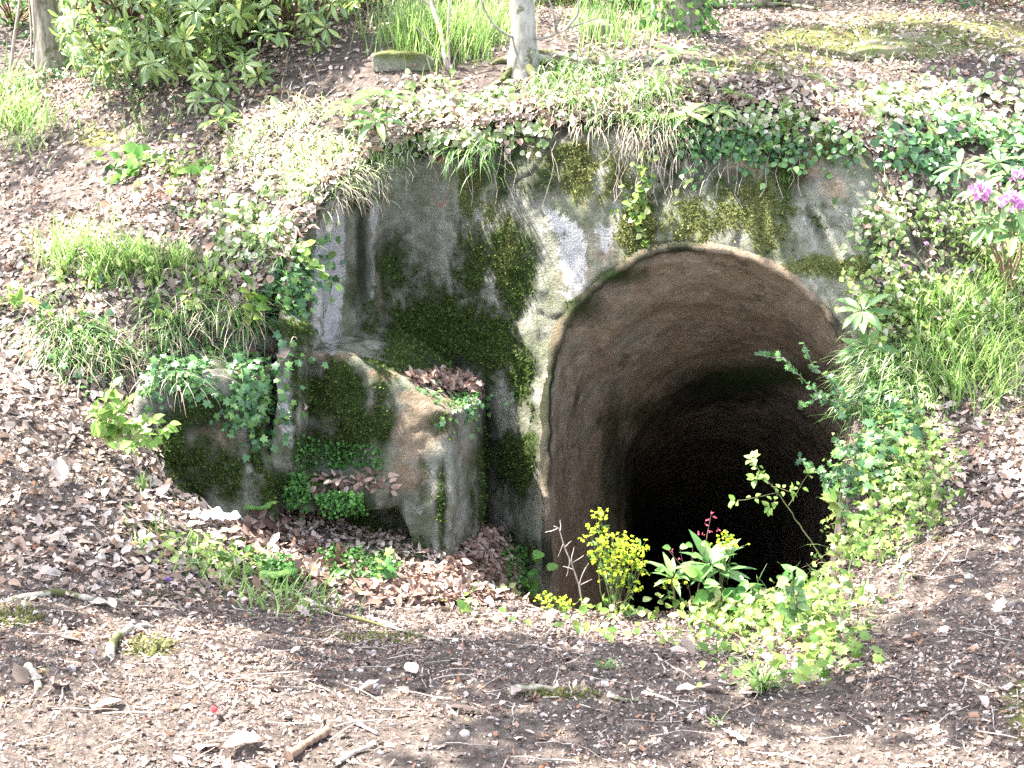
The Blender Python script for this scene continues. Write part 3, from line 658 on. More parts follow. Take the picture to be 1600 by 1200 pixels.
# russet drifts in the pit and on the ledge
g = Geo()
P, Nn = scat([(560,935),(640,900),(700,890),(745,835),(790,830),(815,870),(800,930),(760,945),(600,945)], 2100)
flatleaves(g, P, Nn, rng.uniform(.035, .065, len(P)), LEAF, .42, .03)
P, Nn = scat([(640,590),(690,583),(735,592),(755,615),(700,612),(650,602)], 260)
flatleaves(g, P, Nn, rng.uniform(.05, .08, len(P)), LEAF, .55, .03)
P, Nn = scat([(330,815),(430,810),(560,890),(600,950),(420,900)], 420)
flatleaves(g, P, Nn, rng.uniform(.05, .085, len(P)), LEAF, .5, .03)
P, Nn = scat([(480,742),(610,742),(610,768),(470,765)], 90); flatleaves(g, P, Nn, rng.uniform(.04, .07, len(P)), LEAF, .5, .02)
P, Nn = scat([(395,540),(440,560),(420,640),(395,620)], 60); flatleaves(g, P, Nn, rng.uniform(.05, .08, len(P)), LEAF, .5, .03)
g.build('russet_leaf_drift', M_REDDEAD, kind='stuff', label='russet fallen leaves drifted at the foot of the rock')
# fine fragments on the path
CH = []
for k in range(12):
    a = rng.choice([.14, .2, .3, .45, .6]); V_ = np.array([(-.5 * a, -.5, 0), (.5 * a, -.4, .05), (.45 * a, .45, rng.uniform(-.15, .2)), (-.4 * a, .5, rng.uniform(-.2, .15)), (0, 0, rng.uniform(-.1, .16))], float)
    CH.append((V_, np.array([(0, 1, 4), (1, 2, 4), (2, 3, 4), (3, 0, 4)])))
def d_chip(x, y):
    P = np.stack([x, y, 0 * x], -1)
    return np.clip(.62 + .6 * fbm(P, 2.2, 4), .2, 1) * inview(x, y)
g = Geo()
P, Nn = ground_pts(250000, d_chip, -3.2, 3.2, 2.55, 6.2)
sz = np.exp(rng.normal(math.log(.0098), .5, len(P))); flatleaves(g, P, Nn, np.clip(sz, .005, .04), CH, .5, .010, wid=1.15)
P, Nn = ground_pts(30000, d_chip, -6, 6, 6.2, 13)
flatleaves(g, P, Nn, rng.uniform(.015, .04, len(P)), CH, .4, .01, wid=1.2)
g.build('leaf_fragments', M_CHIP, kind='stuff', label='fine leaf fragments and bark crumbs on the path')
# little stones
import bmesh as _bm
b_ = _bm.new(); _bm.ops.create_icosphere(b_, subdivisions=1, radius=.5); iv = np.array([v.co[:] for v in b_.verts]); if_ = np.array([[v.index for v in f.verts] for f in b_.faces]); b_.free()
g = Geo(); P, Nn = ground_pts(9000, d_chip, -3.2, 3.2, 2.55, 6.0)
n = len(P); R = frame(rnd(n), Nn + rnd(n, .3)) * (np.exp(rng.normal(math.log(.012), .4, n)))[:, None, None]; R[:, :, 2] *= .55
jv = iv * (1 + .25 * fbm(iv, 2.1, 2)[:, None]); g.inst(jv, if_, R, P + Nn * .001)
g.build('gravel', M_STONE, kind='stuff', label='small pale stones scattered on the path')
# fine twigs
g = Geo()
P, Nn = ground_pts(1100, lambda x, y: inview(x, y) * 1.0, -3.2, 3.2, 2.6, 8.0)
for p, q in zip(P, Nn):
    a = rng.uniform(0, 6.28); L = rng.uniform(.04, .22); e = p + np.array([math.cos(a), math.sin(a), 0]) * L
    e[2] = float(ground_z(e[0], e[1])); up_ = np.array([0, 0, .008])
    if abs(e[2] - p[2]) > .2: continue
    tube(g, wob(p + up_, e + up_ * rng.uniform(.5, 3), 5, .06), np.linspace(.0022, .001, 5) * rng.uniform(.7, 1.6), 4)
g.build('fine_twigs', M_TWIG, kind='stuff', label='thin dry twigs lying over the path and banks')

# ---- moss cushions on the rock
g = Geo(); g2 = Geo()
MT = [strip([(.4, .22)], .2, .2), strip([(.5, .3)], -.2, .3)]
def mosspts(lst, dens, kk=7.0):
    P, Q = [], []
    for (a, b, rx, ry, s) in lst:
        n = int(dens * rx * ry * min(s, 1) / 100)
        for _ in range(n):
            u, v = rng.normal(a, rx * .75), rng.normal(b, ry * .75); r = pick(u, v)
            if r is not None and r[0][1] > 5.5: P.append(r[0]); Q.append(r[1])
    P, Q = np.array(P), np.array(Q); m = mossf(P, blobs(P, lst), kk) > rng.uniform(.35, .75, len(P)); return P[m], Q[m]
P, Q = mosspts([m for m in MOSS if m[4] >= .5], 60)
n = len(P); f = unit(Q + rnd(n, .7)); leaves(g, P - Q * .002, f, unit(rnd(n)), rng.uniform(.012, .030, n), MT)
P, Q = mosspts(GOLD, 75, 9.0)
n = len(P); f = unit(Q + rnd(n, .7)); leaves(g2, P - Q * .002, f, unit(rnd(n)), rng.uniform(.010, .028, n), MT)
for e, k in [((1420,62,200,22),1500), ((1190,98,70,12),260), ((620,84,45,10),200), ((230,830,36,12),200), ((235,1010,40,16),200), ((30,965,40,16),200), ((600,1000,70,8),150),((880,1085,60,6),110)]:
    P, Q = scat(ell(*e), k); n = len(P)
    if n: leaves(g2, P, unit(Q + rnd(n, .7)), unit(rnd(n)), rng.uniform(.01, .028, n), MT)
g.build('moss', M_MOSS, kind='stuff', label='dark green moss on the shaded rock')
g2.build('golden_moss', M_GOLDMOSS, kind='stuff', label='yellow green moss on the rock and turf, coloured partly as if sunlit')

# ---- grass
def grass(g, poly, n, L, az=None, el=(.9, 1.5), bend=(.6, 1.6), wd=(.005, .010), azs=.8, jit=0.0):
    P, Q = scat(poly, int(n * 1.4), soft=22); n = len(P)
    if not n: return
    if jit:   # gather into tussocks
        c = P[rng.integers(0, n, max(3, n // 30))]; k = rng.integers(0, len(c), n); P = c[k] + rng.normal(0, jit, (n, 3)) * [1, 1, .3]
    a = rng.uniform(0, 6.28, n) if az is None else rng.normal(az, azs, n)
    blades(g, P - [0, 0, .01], a, rng.uniform(*el, n), rng.uniform(*L, n), rng.uniform(*wd, n), rng.uniform(*bend, n))
g = Geo()
grass(g, [(590,40),(790,30),(800,80),(700,98),(590,72)], 1500, (.15, .36), None, (1.1, 1.6), (.2, .9), (.004, .009))
grass(g, [(905,25),(1020,35),(1010,68),(900,62)], 450, (.12, .3), None, (1.1, 1.6), (.2, .9))
grass(g, [(75,400),(180,385),(300,420),(330,470),(100,450)], 1500, (.12, .28), None, (.9, 1.5), (.4, 1.3))
grass(g, [(0,120),(50,140),(60,230),(0,230)], 500, (.15, .35), None)
grass(g, [(1440,500),(1600,440),(1600,600),(1540,640),(1450,610)], 1000, (.22, .46), -1.9, (.8, 1.5), (.4, 1.6), (.005, .010), 1.2)
grass(g, [(1380,520),(1600,500),(1600,560),(1400,600)], 350, (.16, .30), -1.9, (.6, 1.4), (.7, 1.8), (.004, .008), 1.2)
grass(g, [(1180,470),(1200,470),(1200,480),(1180,480)], 1, (.1, .1))
grass(g, [(0,180),(200,130),(330,180),(180,240)], 160, (.08, .2), None)
grass(g, [(600,940),(420,900),(240,830),(180,790),(240,860),(430,960)], 260, (.05, .13), None)
grass(g, [(900,60),(1500,30),(1600,150),(1150,120)], 300, (.06, .16), None)
g.build('grass', M_GRASS, kind='stuff', label='bright green grass tufts on the banks')
g = Geo()
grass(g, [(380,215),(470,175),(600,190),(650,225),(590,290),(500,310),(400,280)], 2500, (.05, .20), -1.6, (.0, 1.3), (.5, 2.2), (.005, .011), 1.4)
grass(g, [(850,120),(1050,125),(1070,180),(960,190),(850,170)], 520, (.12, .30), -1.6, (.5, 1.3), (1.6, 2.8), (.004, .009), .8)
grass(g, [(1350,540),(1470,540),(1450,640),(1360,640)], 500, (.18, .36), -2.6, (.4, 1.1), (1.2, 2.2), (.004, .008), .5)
g.build('pale_grass', M_PALEGRASS, kind='stuff', label='pale grass arching over the rock edge, whitened as if in full sun')
g = Geo()
grass(g, [(840,110),(1060,115),(1080,190),(960,195),(850,180)], 900, (.10, .32), -1.6, (.4, 1.4), (1.2, 2.8), (.004, .009), .9)
grass(g, [(1290,640),(1460,640),(1440,860),(1330,1000),(1100,980)], 380, (.08, .24), None, (.6, 1.5), (.5, 1.8), (.003, .006))
grass(g, [(1340,330),(1600,330),(1600,500),(1380,540)], 700, (.10, .28), None, (.6, 1.5), (.5, 1.8), (.003, .006))
grass(g, [(60,460),(250,430),(380,480),(420,520),(250,590),(60,560)], 1500, (.15, .38), -1.2, (.0, 1.0), (1.0, 2.2), (.004, .009), .7)
grass(g, [(1330,560),(1470,560),(1430,660),(1350,680)], 600, (.15, .34), -2.8, (.3, 1.1), (1.2, 2.4), (.004, .009), .6)
grass(g, [(700,225),(770,225),(770,245),(700,245)], 60, (.2, .34), -1.6, (-.2, .6), (1.0, 1.8), (.004, .008), .6)
grass(g, [(270,260),(420,200),(430,330),(300,400)], 260, (.06, .18), None)
grass(g, [(410,380),(450,380),(450,420),(410,430)], 60, (.15, .28), -1.2, (.6, 1.2), (1.5, 2.4))
g.build('dark_grass', M_DARKGRASS, kind='stuff', label='darker green grass hanging down the banks')
g = Geo()
grass(g, [(70,470),(380,470),(420,540),(250,590),(70,560)], 900, (.18, .40), -1.3, (-.2, .7), (.9, 1.9), (.002, .004), .7)
grass(g, [(880,150),(1050,150),(1040,200),(880,190)], 350, (.15, .35), -1.6, (-.3, .4), (.9, 1.6), (.002, .004), .5)
grass(g, [(1000,190),(1080,190),(1080,260),(1010,260)], 120, (.12, .25), -1.6, (-.6, .2), (.8, 1.4), (.002, .004), .4)
grass(g, [(500,250),(600,260),(560,320),(490,310)], 260, (.12, .26), -1.4, (-.4, .6), (.9, 1.6), (.002, .004), .5)
grass(g, [(420,130),(500,140),(500,180),(420,180)], 80, (.1, .2), None, (.4, 1.4))
g.build('dry_grass', M_STRAW, kind='stuff', label='dry straw coloured grass hanging on the banks')

# ---- ivy and other creeping leaves
def creep(g, poly, n, L, T, tilt=.5, lift=.05, down=.6, wid=1.0, up=(0, -.5, .5)):
    P, Q = scat(poly, int(n * 1.5), soft=24); 
    if not len(P): return P, Q
    Q2 = unit(Q + np.array(up)); flatleaves(g, P, Q2, rng.uniform(*L, len(P)), T, tilt, lift, down, wid); return P, Q
g = Geo()
creep(g, [(250,520),(420,480),(450,560),(410,620),(390,680),(330,600),(230,610)], 900, (.025, .055), IVY, .5, .07)
creep(g, [(440,370),(520,380),(500,450),(440,520),(400,480)], 160, (.03, .06), IVY, .5, .05)
creep(g, [(390,560),(430,600),(430,700),(400,700)], 70, (.03, .05), IVY)
creep(g, [(100,480),(260,470),(300,600),(180,620),(90,580)], 350, (.03, .055), IVY, .5, .08)
creep(g, [(660,590),(750,600),(740,660),(700,700),(670,660)], 110, (.02, .045), IVY, .5, .02)
creep(g, [(1300,640),(1380,600),(1420,700),(1330,800),(1290,760)], 500, (.03, .065), IVY, .5, .12)
creep(g, [(1040,200),(1180,210),(1300,230),(1280,250),(1100,240),(1000,260)], 260, (.03, .06), OVATE, .5, .08)
creep(g, [(1330,190),(1580,200),(1590,300),(1480,290),(1340,240)], 500, (.04, .07), ROUND, .45, .10, .9)
creep(g, [(1020,210),(1180,200),(1330,230),(1400,300),(1300,262),(1200,255),(1080,262),(1010,300)], 190, (.03, .06), OVATE, .6, .10)
creep(g, [(20,60),(200,40),(330,130),(160,160),(20,150)], 700, (.03, .06), OVATE, .6, .1)
g.build('ivy', M_IVY, kind='stuff', label='dark green ivy creeping over the banks and rock')
g = Geo()
creep(g, [(600,170),(700,130),(800,140),(860,180),(830,215),(690,225),(600,220)], 900, (.035, .06), ROUND, .5, .05, .9)
creep(g, [(1330,150),(1590,130),(1600,230),(1340,215)], 850, (.04, .075), ROUND, .5, .08, .8)
creep(g, [(1090,150),(1330,160),(1340,210),(1180,210),(1080,190)], 450, (.035, .06), OVATE, .5, .07, .8)
creep(g, [(1350,340),(1600,330),(1600,500),(1430,560),(1370,520)], 950, (.022, .05), OVATE, .6, .18)
creep(g, [(1340,330),(1440,300),(1460,420),(1360,430)], 300, (.03, .055), ROUND, .5, .08, .6)
creep(g, [(300,330),(480,290),(500,360),(420,430),(330,400)], 420, (.03, .06), ROUND, .6, .06, .4)
creep(g, [(840,120),(1050,110),(1080,160),(860,170)], 220, (.03, .05), ROUND, .5, .06)
g.build('pale_leaved_creeper', M_IVYPALE, kind='stuff', label='pale round leaved creeper coloured as if in sun glare along the cliff edge')
g = Geo()
creep(g, [(1310,700),(1400,640),(1470,700),(1460,800),(1380,880),(1290,930),(1290,800)], 620, (.02, .055), IVY, .65, .10)
creep(g, [(1300,650),(1420,620),(1490,700),(1470,820),(1380,900),(1290,940),(1290,800)], 620, (.014, .036), OVATE, .8, .15)
creep(g, [(1100,930),(1290,920),(1340,960),(1330,1060),(1250,1080),(1130,1000)], 210, (.022, .055), IVY, .65, .12)
creep(g, [(1180,900),(1300,880),(1340,960),(1300,1040),(1150,1000)], 300, (.02, .05), OVATE, .7, .16)
creep(g, [(1000,930),(1200,930),(1200,970),(1050,990)], 420, (.022, .05), OVATE, .6, .12)
creep(g, [(740,935),(830,940),(820,960),(740,955)], 130, (.03, .06), OVATE, .5, .07)
creep(g, [(850,940),(1010,940),(1010,965),(860,965)], 240, (.03, .05), OVATE, .5, .08)
creep(g, [(1340,430),(1590,330),(1600,450),(1420,540),(1360,590)], 1300, (.02, .05), OVATE, .6, .16)
creep(g, [(1380,520),(1600,460),(1600,560),(1400,640)], 500, (.03, .055), IVY, .6, .1)
creep(g, [(985,230),(1035,240),(1040,330),(1010,380),(985,340)], 170, (.03, .055), OVATE, .5, .07, .9)
creep(g, [(150,240),(330,250),(330,290),(160,290)], 90, (.04, .07), OVATE, .5, .08)
creep(g, [(240,830),(430,880),(420,910),(260,870)], 160, (.025, .05), OVATE, .5, .05)
creep(g, [(1040,960),(1200,1000),(1180,1060),(1060,1020)], 130, (.025, .05), OVATE, .5, .04)
creep(g, [(100,420),(340,440),(330,500),(90,480)], 380, (.03, .06), OVATE, .6, .12)
creep(g, [(1370,340),(1600,340),(1600,430),(1380,440)], 260, (.03, .06), LANCE, .6, .2)
g.build('green_ground_cover', M_IVYBRIGHT, kind='stuff', label='bright green ivy and herbs at the pit edge and right bank')
g = Geo()
for px0 in list(rng.uniform(620, 1420, 46)) + list(rng.uniform(985, 1060, 8)):
    p = pick(px0, rng.uniform(190, 235)); 
    if p is None: continue
    L_ = rng.uniform(30, 110); pts = [p[0] + [0, -.02, .02]]; u = px0
    for k in range(1, 6):
        u += rng.normal(0, 6); r_ = pick(u, 215 + L_ * k / 5)
        if r_ is None or r_[0][1] > 9: break
        pts.append(r_[0] + [0, -.03, 0])
    if len(pts) < 3: continue
    pts = np.array(pts); tube(g, pts, .0018, 4)
g.build('hanging_rootlets', M_TWIG, kind='stuff', label='thin rootlets and stems hanging down the cliff')
g = Geo()
for _ in range(130):
    a, c = rng.uniform(1130, 1480), rng.uniform(620, 1060)
    if not inside_poly(np.array([a]), np.array([c]), [(1300,640),(1400,620),(1480,720),(1440,860),(1340,960),(1330,1060),(1120,1010),(1010,960),(1290,900)])[0]: continue
    p = pick(a, c)
    if p is None: continue
    d = rnd(1)[0] * [1, 1, .2]; e = p[0] + unit(d) * rng.uniform(.1, .35); e[2] = max(float(ground_z(e[0], e[1])), p[0][2] - .15) + rng.uniform(.0, .10)
    tube(g, wob(p[0] + [0, 0, .01], e, 6, .1, .12), np.linspace(.0022, .001, 6), 4)
g.build('creeping_stems', M_BROWN, kind='stuff', label='bare creeping stems among the ivy on the right')
g = Geo()
def cushion(poly, n, lift=.06):
    P, Q = scat(poly, n)
    if len(P): flatleaves(g, P, unit(Q + [0, -.2, .5]), rng.uniform(.010, .024, len(P)), ROUND, .7, lift)
cushion([(450,740),(490,750),(480,800),(445,790)], 420); cushion([(490,775),(560,770),(575,810),(510,815)], 600); cushion([(490,870),(530,860),(620,880),(620,915),(520,912)], 700)
cushion([(400,880),(450,880),(470,915),(420,915)], 400); cushion([(780,860),(830,855),(825,920),(785,925)], 600); cushion([(460,680),(600,700),(600,735),(460,735)], 500, .02)
cushion([(700,620),(750,610),(740,640),(700,640)], 150, .03)
g.build('cushion_plants', M_CUSH, kind='stuff', label='low cushions of tiny green leaves in the pit')

# ================================================================ single plants
def whorl(g, tip, d, n, L, T=RHODO, spread=(.9, 1.5), mi=0, wid=1.0):
    d = unit(np.asarray(d, float)); a = rng.uniform(0, 6.28) + np.arange(n) * 2.4
    ref = np.array([0, 0, 1.]) if abs(d[2]) < .9 else np.array([1., 0, 0])
    e1 = unit(np.cross(d, ref)); e2 = np.cross(d, e1); th = rng.uniform(*spread, n)
    f = d[None] * np.cos(th)[:, None] + (e1[None] * np.cos(a)[:, None] + e2[None] * np.sin(a)[:, None]) * np.sin(th)[:, None]
    f[:, 2] -= .15; up = unit(d[None] + rnd(n, .15) + np.array([0, 0, .3]))
    leaves(g, np.repeat(np.asarray(tip)[None], n, 0) + f * .012, unit(f), up, rng.uniform(.75, 1.1, n) * L, T, wid, mi)
def plant(name, base, label, cat, group=None): return empty(name, base, label, cat, group)
def at(px, py, Y): return W(px, py, Y)

def rhodo_seedling(px, py, tips, L, label, pale=True, Y=None, nl=9, group='young rhododendrons', sp=(.9, 1.45), T=RHODO):
    b = (GB if 880 < py < 980 else G0)(px, py) if Y is None else at(px, py, Y); r = plant('young_rhododendron', b, label, 'shrub', group)
    s, f = Geo(), Geo()
    for (tx, ty, dy) in tips:
        t = at(tx, ty, b[1] + dy); tube(s, wob(b - [0, 0, .03], t, 6, .05), np.linspace(.006, .003, 6), 5)
        whorl(f, t, (t - b) + np.array([0, -.08, .25]), nl, L, T, sp)
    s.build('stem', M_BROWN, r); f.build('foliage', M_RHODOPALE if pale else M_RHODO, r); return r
rhodo_seedling(585, 235, [(600,150,0),(545,165,.05),(590,190,-.1)], .21, 'young rhododendron with pale leaves on the cliff edge left of the young beech')
rhodo_seedling(1088, 150, [(1065,85,0),(1100,110,.1)], .17, 'tall young rhododendron with drooping leaves above the centre of the arch')
rhodo_seedling(1080, 200, [(1075,180,-.08)], .15, 'low young rhododendron rosette hanging just over the cliff edge', False)
rhodo_seedling(1125, 205, [(1120,175,-.05),(1150,150,.1)], .14, 'young rhododendron among dark ivy right of the arch centre', False)
rhodo_seedling(1370, 500, [(1348,486,-.15),(1352,545,-.2)], .17, 'pale rhododendron sprig leaning over the right rim of the tunnel')
rhodo_seedling(1130, 950, [(1110,885,0),(1125,893,.05)], .16, 'bright pale green rosette of long leaves standing against the black tunnel', True, None, 11, 'young rhododendrons', (.5, 1.3), LANCE)
rhodo_seedling(1060, 950, [(1052,905,0)], .13, 'smaller lime green rosette of long leaves left of the pale one at the pit edge', True, None, 10, 'young rhododendrons', (.6, 1.4), LANCE)
rhodo_seedling(345, 205, [(340,190,0),(360,188,.05)], .15, 'low rhododendron sprout on the litter below the large shrub', False)
# flowering rhododendron
b = G0(1575, 470); r = plant('flowering_rhododendron', b, 'rhododendron with pink purple flower heads on the right bank', 'shrub')
s, f = Geo(), Geo()
ftips = [(1532,300,-.25),(1580,318,-.35),(1592,278,-.1)]
for (tx, ty, dy) in ftips + [(1500,262,-.1),(1560,255,0),(1610,330,-.2),(1545,350,-.3),(1585,365,-.4),(1620,240,0)]:
    t = at(tx, ty, b[1] + dy); tube(s, wob(b, t, 7, .05), np.linspace(.010, .004, 7), 5); whorl(f, t, (t - b) + np.array([0, -.4, .3]), 9, .15, RHODO)
s.build('stem', M_BROWN, r); f.build('foliage', M_RHODOPALE, r)
for (tx, ty, dy), q in zip(ftips, (.055, .06, .05)):
    c = at(tx, ty, b[1] + dy - .04); n = 34; fg = Geo(); d = unit(rnd(n) + [0, -.5, .3])
    leaves(fg, c + d * q * .45, d, unit(rnd(n)), q * 1.0, OVATE, 1.1); fg.build('flower_head', M_PINK, r, group='flower heads')
# small pink flowers between the herbs
for k, (a, c) in enumerate([(1405,455),(1437,420),(1510,460),(1463,384)]):
    p = G0(a, c); r = plant('campion', p, ['small pink flower beside the right rim of the tunnel', 'pink flower among herbs above the bright grass', 'pink flower at the right of the bright grass', 'pink flower standing lowest left of the large flower heads'][k], 'flower', 'small pink flowers')
    s = Geo(); t = p + [rng.normal(0, .02), -.06, .16]; tube(s, wob(p, t, 5, .05), .0015, 4); s.build('stem', M_STEM, r)
    fg = Geo(); n = 9; d = unit(rnd(n, .6) + [0, -.6, .5]); leaves(fg, np.repeat(t[None], n, 0), d, unit(rnd(n)), .02, ROUND); fg.build('flower', M_PINK, r)

# big rhododendron, upper left
b = at(330, 130, 10.6); b[2] = float(ground_z(b[0], b[1])) - .05
r = plant('rhododendron_shrub', b, 'large dark glossy rhododendron thicket on the upper left bank', 'shrub')
poly = [(95,-260),(560,-260),(560,10),(530,50),(490,85),(455,125),(420,165),(370,185),(310,170),(270,110),(190,115),(120,105),(95,60)]
pp = np.array(poly); f, s = Geo(), Geo(); tips = []
while len(tips) < 1250:
    u = rng.uniform(pp.min(0), pp.max(0))
    if not inside_poly(np.array([u[0]]), np.array([u[1]]), poly)[0]: continue
    Y = rng.uniform(9.2, 11.6) + (-u[1]) * .001
    p = at(u[0], u[1], Y)
    if p[2] < float(ground_z(p[0], p[1])) + .05 or fbm(p[None], 2.2, 2)[0] < -.33: continue
    tips.append(p)
roots = [b + [dx, dy, 0] for dx, dy in ((-.7, .1), (-.2, -.2), (.3, .1), (.8, -.1), (-.1, .5))]
for i, t in enumerate(tips):
    q = roots[int(np.argmin([abs(t[0] - c[0]) + rng.uniform(0, .4) for c in roots]))]
    whorl(f, t, unit(t - q) * .4 + np.array([-.25, -.35, .6]) + rng.normal(0, .5, 3), rng.integers(6, 11), rng.uniform(.09, .15), RHODO, (.8, 1.95))
    if i % 7 == 0: tube(s, wob(q, t, 8, .08), np.linspace(.022, .004, 8), 5)
s.build('branches', M_BROWN, r); f.build('foliage', M_RHODO, r)

def shoot(g, fg, pts, rad, T, L, step=.03, mat=None, wid=1.0, start=.15, dense=1):
    """stem through pts with leaves along it"""
    pts = np.asarray(pts, float); seg = np.linalg.norm(np.diff(pts, axis=0), axis=1); cum = np.r_[0, np.cumsum(seg)]; tot = cum[-1]
    t = np.linspace(0, tot, max(6, int(tot / .03))); P = np.stack([np.interp(t, cum, pts[:, k]) for k in range(3)], 1); P += rng.normal(0, .002, P.shape)
    tube(g, P, np.linspace(rad, rad * .4, len(P)), 5)
    n = max(3, int((1 - start) * tot / step)) * dense; u = np.linspace(start, 1, n) * tot
    Q = np.stack([np.interp(u, cum, pts[:, k]) for k in range(3)], 1); D = unit(pts[-1] - pts[0])
    f = unit(rnd(n, .8) + D * .5 + np.array([0, -.1, .1])); up = unit(rnd(n, .35) + np.array([0, -.5, .8]))
    leaves(fg, Q, f, up, rng.uniform(.7, 1.15, n) * L, T, wid)
def sprout(name, px, py, paths, T, L, M, label, cat, step=.03, rad=.003, Y=None, dense=1, group=None, Ms=None, wid=1.0, start=.25):
    b = (GB if 940 < py < 1005 else G0)(px, py) if Y is None else at(px, py, Y); r = plant(name, b, label, cat, group); s, f = Geo(), Geo()
    for path in paths:
        pts = [b] + [at(q[0], q[1], b[1] + (q[2] if len(q) > 2 else 0)) for q in path]
        shoot(s, f, pts, rad, T, L, step, wid=wid, dense=dense, start=start)
    s.build('stem', Ms or M_STEM, r); f.build('foliage', M, r); return r
sprout('sapling', 140, 690, [[(160,640,-.1),(180,600,-.15)],[(180,650,-.1),(200,630,-.2)],[(160,660,-.1),(150,640,-.2)],[(200,660,-.1),(235,690,-.2),(265,662,-.2)],[(190,670,-.1),(215,700,-.15),(185,700,-.3)],[(200,665,-.1),(245,655,-.1)]], OVATE, .066, M_LIME, 'sapling with lime green leaves hanging over the left end of the pit', 'sapling', .028, .004, dense=2, group='lime green saplings', Ms=M_BROWN)
sprout('sapling', 0, 480, [[(15,450,-.1),(25,445,-.1)],[(20,465,-.1),(40,470,-.2)],[(-5,455,0)]], OVATE, .085, M_LIME, 'lime green seedling at the left edge of the picture', 'sapling', .03, .003, group='lime green saplings')
sprout('sapling', 455, 400, [[(480,400,-.1),(510,435,-.15),(525,445,-.15)],[(480,410,-.1),(500,420,-.1)],[(470,385,-.1),(490,375,-.1)]], ROUND, .06, M_LIME, 'leafy sprig hanging against the pale plaster strip of the cliff', 'sapling', .025, .003, group='lime green saplings')
sprout('sapling', 385, 500, [[(395,450,-.1)],[(400,470,-.1),(420,480,-.15)],[(390,480,-.1),(410,500,-.2)]], OVATE, .11, M_IVYBRIGHT, 'glossy green sprout between the ivy and the pillar', 'sapling', .035, .004)
for k, (a, c) in enumerate([(180,262),(200,280),(225,258),(310,280),(210,245)]):
    sprout('seedling', a, c, [[(a + 6, c - 14, 0)],[(a - 12, c - 10, 0)]], OVATE, .11, M_HERB, ['broad leaved seedling leftmost of five on the upper left bank', 'broad leaved seedling lowest of five on the upper left bank', 'broad leaved seedling right of centre of the five on the bank', 'broad leaved seedling standing apart below the others', 'broad leaved seedling highest of five on the upper left bank'][k], 'seedling', .03, .002, group='broad leaved seedlings')
sprout('seedling', 820, 925, [[(838,880,-.02),(845,862,0)],[(840,900,0),(855,890,0)],[(830,915,0)]], ROUND, .075, M_HERB, 'seedling of three leaf pairs at the left foot of the tunnel mouth', 'seedling', .045, .0025)
sprout('geranium', 605, 915, [[(595,875,0)],[(610,865,0)],[(620,880,0)],[(600,890,0)],[(590,885,.05)],[(612,890,-.05)]], IVY, .046, M_HERB, 'lobed leaf herb growing at the foot of the rock block', 'herb', .03, .002, wid=1.1)
sprout('bramble', 1245, 1000, [[(1240,940,0),(1238,885,0)],[(1230,930,0),(1225,900,0)],[(1245,930,0),(1255,910,0)]], OVATE, .06, M_RHODOPALE, 'upright bramble shoot with pale leaves before the right of the pit', 'bramble', .022, .003, group='brambles', Ms=M_BROWN)
sprout('bramble', 1150, 970, [[(1130,930,0)],[(1160,925,0),(1180,915,0)],[(1190,940,0)],[(1150,940,-.05)],[(1110,930,0),(1090,900,0)],[(1200,930,0)]], OVATE, .065, M_HERB, 'low bramble with toothed leaves behind the clump of ivy at the pit edge', 'bramble', .022, .003, group='brambles', dense=2)
sprout('bramble', 1215, 140, [[(1225,170,-.2),(1190,235,-.35),(1172,262,-.35)],[(1240,180,-.2),(1250,230,-.3),(1262,262,-.3)],[(1200,190,-.2),(1180,200,-.3),(1165,225,-.3)],[(1260,180,-.2),(1290,215,-.3)],[(1230,160,-.2),(1230,220,-.3)]], OVATE, .055, M_LIME, 'bramble shoots with lime leaves hanging over the rock right of the arch top', 'bramble', .020, .003, group='brambles', Ms=M_BROWN)
sprout('bramble', 1010, 230, [[(1015,280,-.1),(985,320,-.2),(1010,385,-.25)],[(1000,290,-.15),(1015,350,-.2)]], ROUND, .05, M_IVYBRIGHT, 'leafy strand hanging down the rock to the top left of the arch', 'bramble', .018, .002, group='brambles')
# saplings and holly sprays over the tunnel mouth
sprout('leaning_sapling', 1320, 940, [[(1270,850,.1),(1215,770,.15),(1175,722,.15)]], OVATE, .035, M_LIME, 'thin leaning sapling with tufts of small leaves before the dark tunnel', 'sapling', .03, .0045, Y=5.3, start=.75)
_r = bpy.data.objects['leaning_sapling']
s = Geo()
for p0, p1 in [((1215,770),(1152,782)),((1205,760),(1232,768)),((1200,750),(1182,748)),((1232,790),(1262,742)),((1190,738),(1178,718)),((1215,772),(1205,790))]:
    a, c = at(*p0, 5.45), at(*p1, 5.42); tube(s, wob(a, c, 6, .05), np.linspace(.002, .001, 6), 4); f = Geo(); whorl(f, c, c - a + [0, 0, .03], 6, .042, OVATE, (.4, 1.3)); f.build('leaf_tuft', M_LIME, _r); f = Geo(); whorl(f, a * .4 + c * .6, [0, -.5, 1], 3, .03, OVATE); f.build('leaf_tuft', M_LIME, _r)
s.build('branch', M_STEM, _r)
for name, base, paths, label in [('holly_spray', (1350,640), [[(1290,625,-.1),(1262,600,-.15),(1225,560,-.2),(1185,555,-.25)],[(1300,600,-.1),(1270,570,-.15),(1255,535,-.2)],[(1310,630,-.1),(1280,620,-.2),(1250,640,-.2)],[(1320,650,-.1),(1300,590,-.1)]], 'holly spray reaching left across the right rim of the tunnel'),
        ('holly_spray', (1350,740), [[(1300,750,-.1),(1275,735,-.15),(1250,715,-.2)],[(1310,730,-.1),(1290,765,-.2)],[(1320,700,-.1),(1300,690,-.15)]], 'lower holly spray pointing into the black of the tunnel')]:
    sprout(name, *base, paths, HOLLY, .042, M_IVY, label, 'holly', .014, .003, group='holly sprays', Ms=M_TWIG, start=.2)
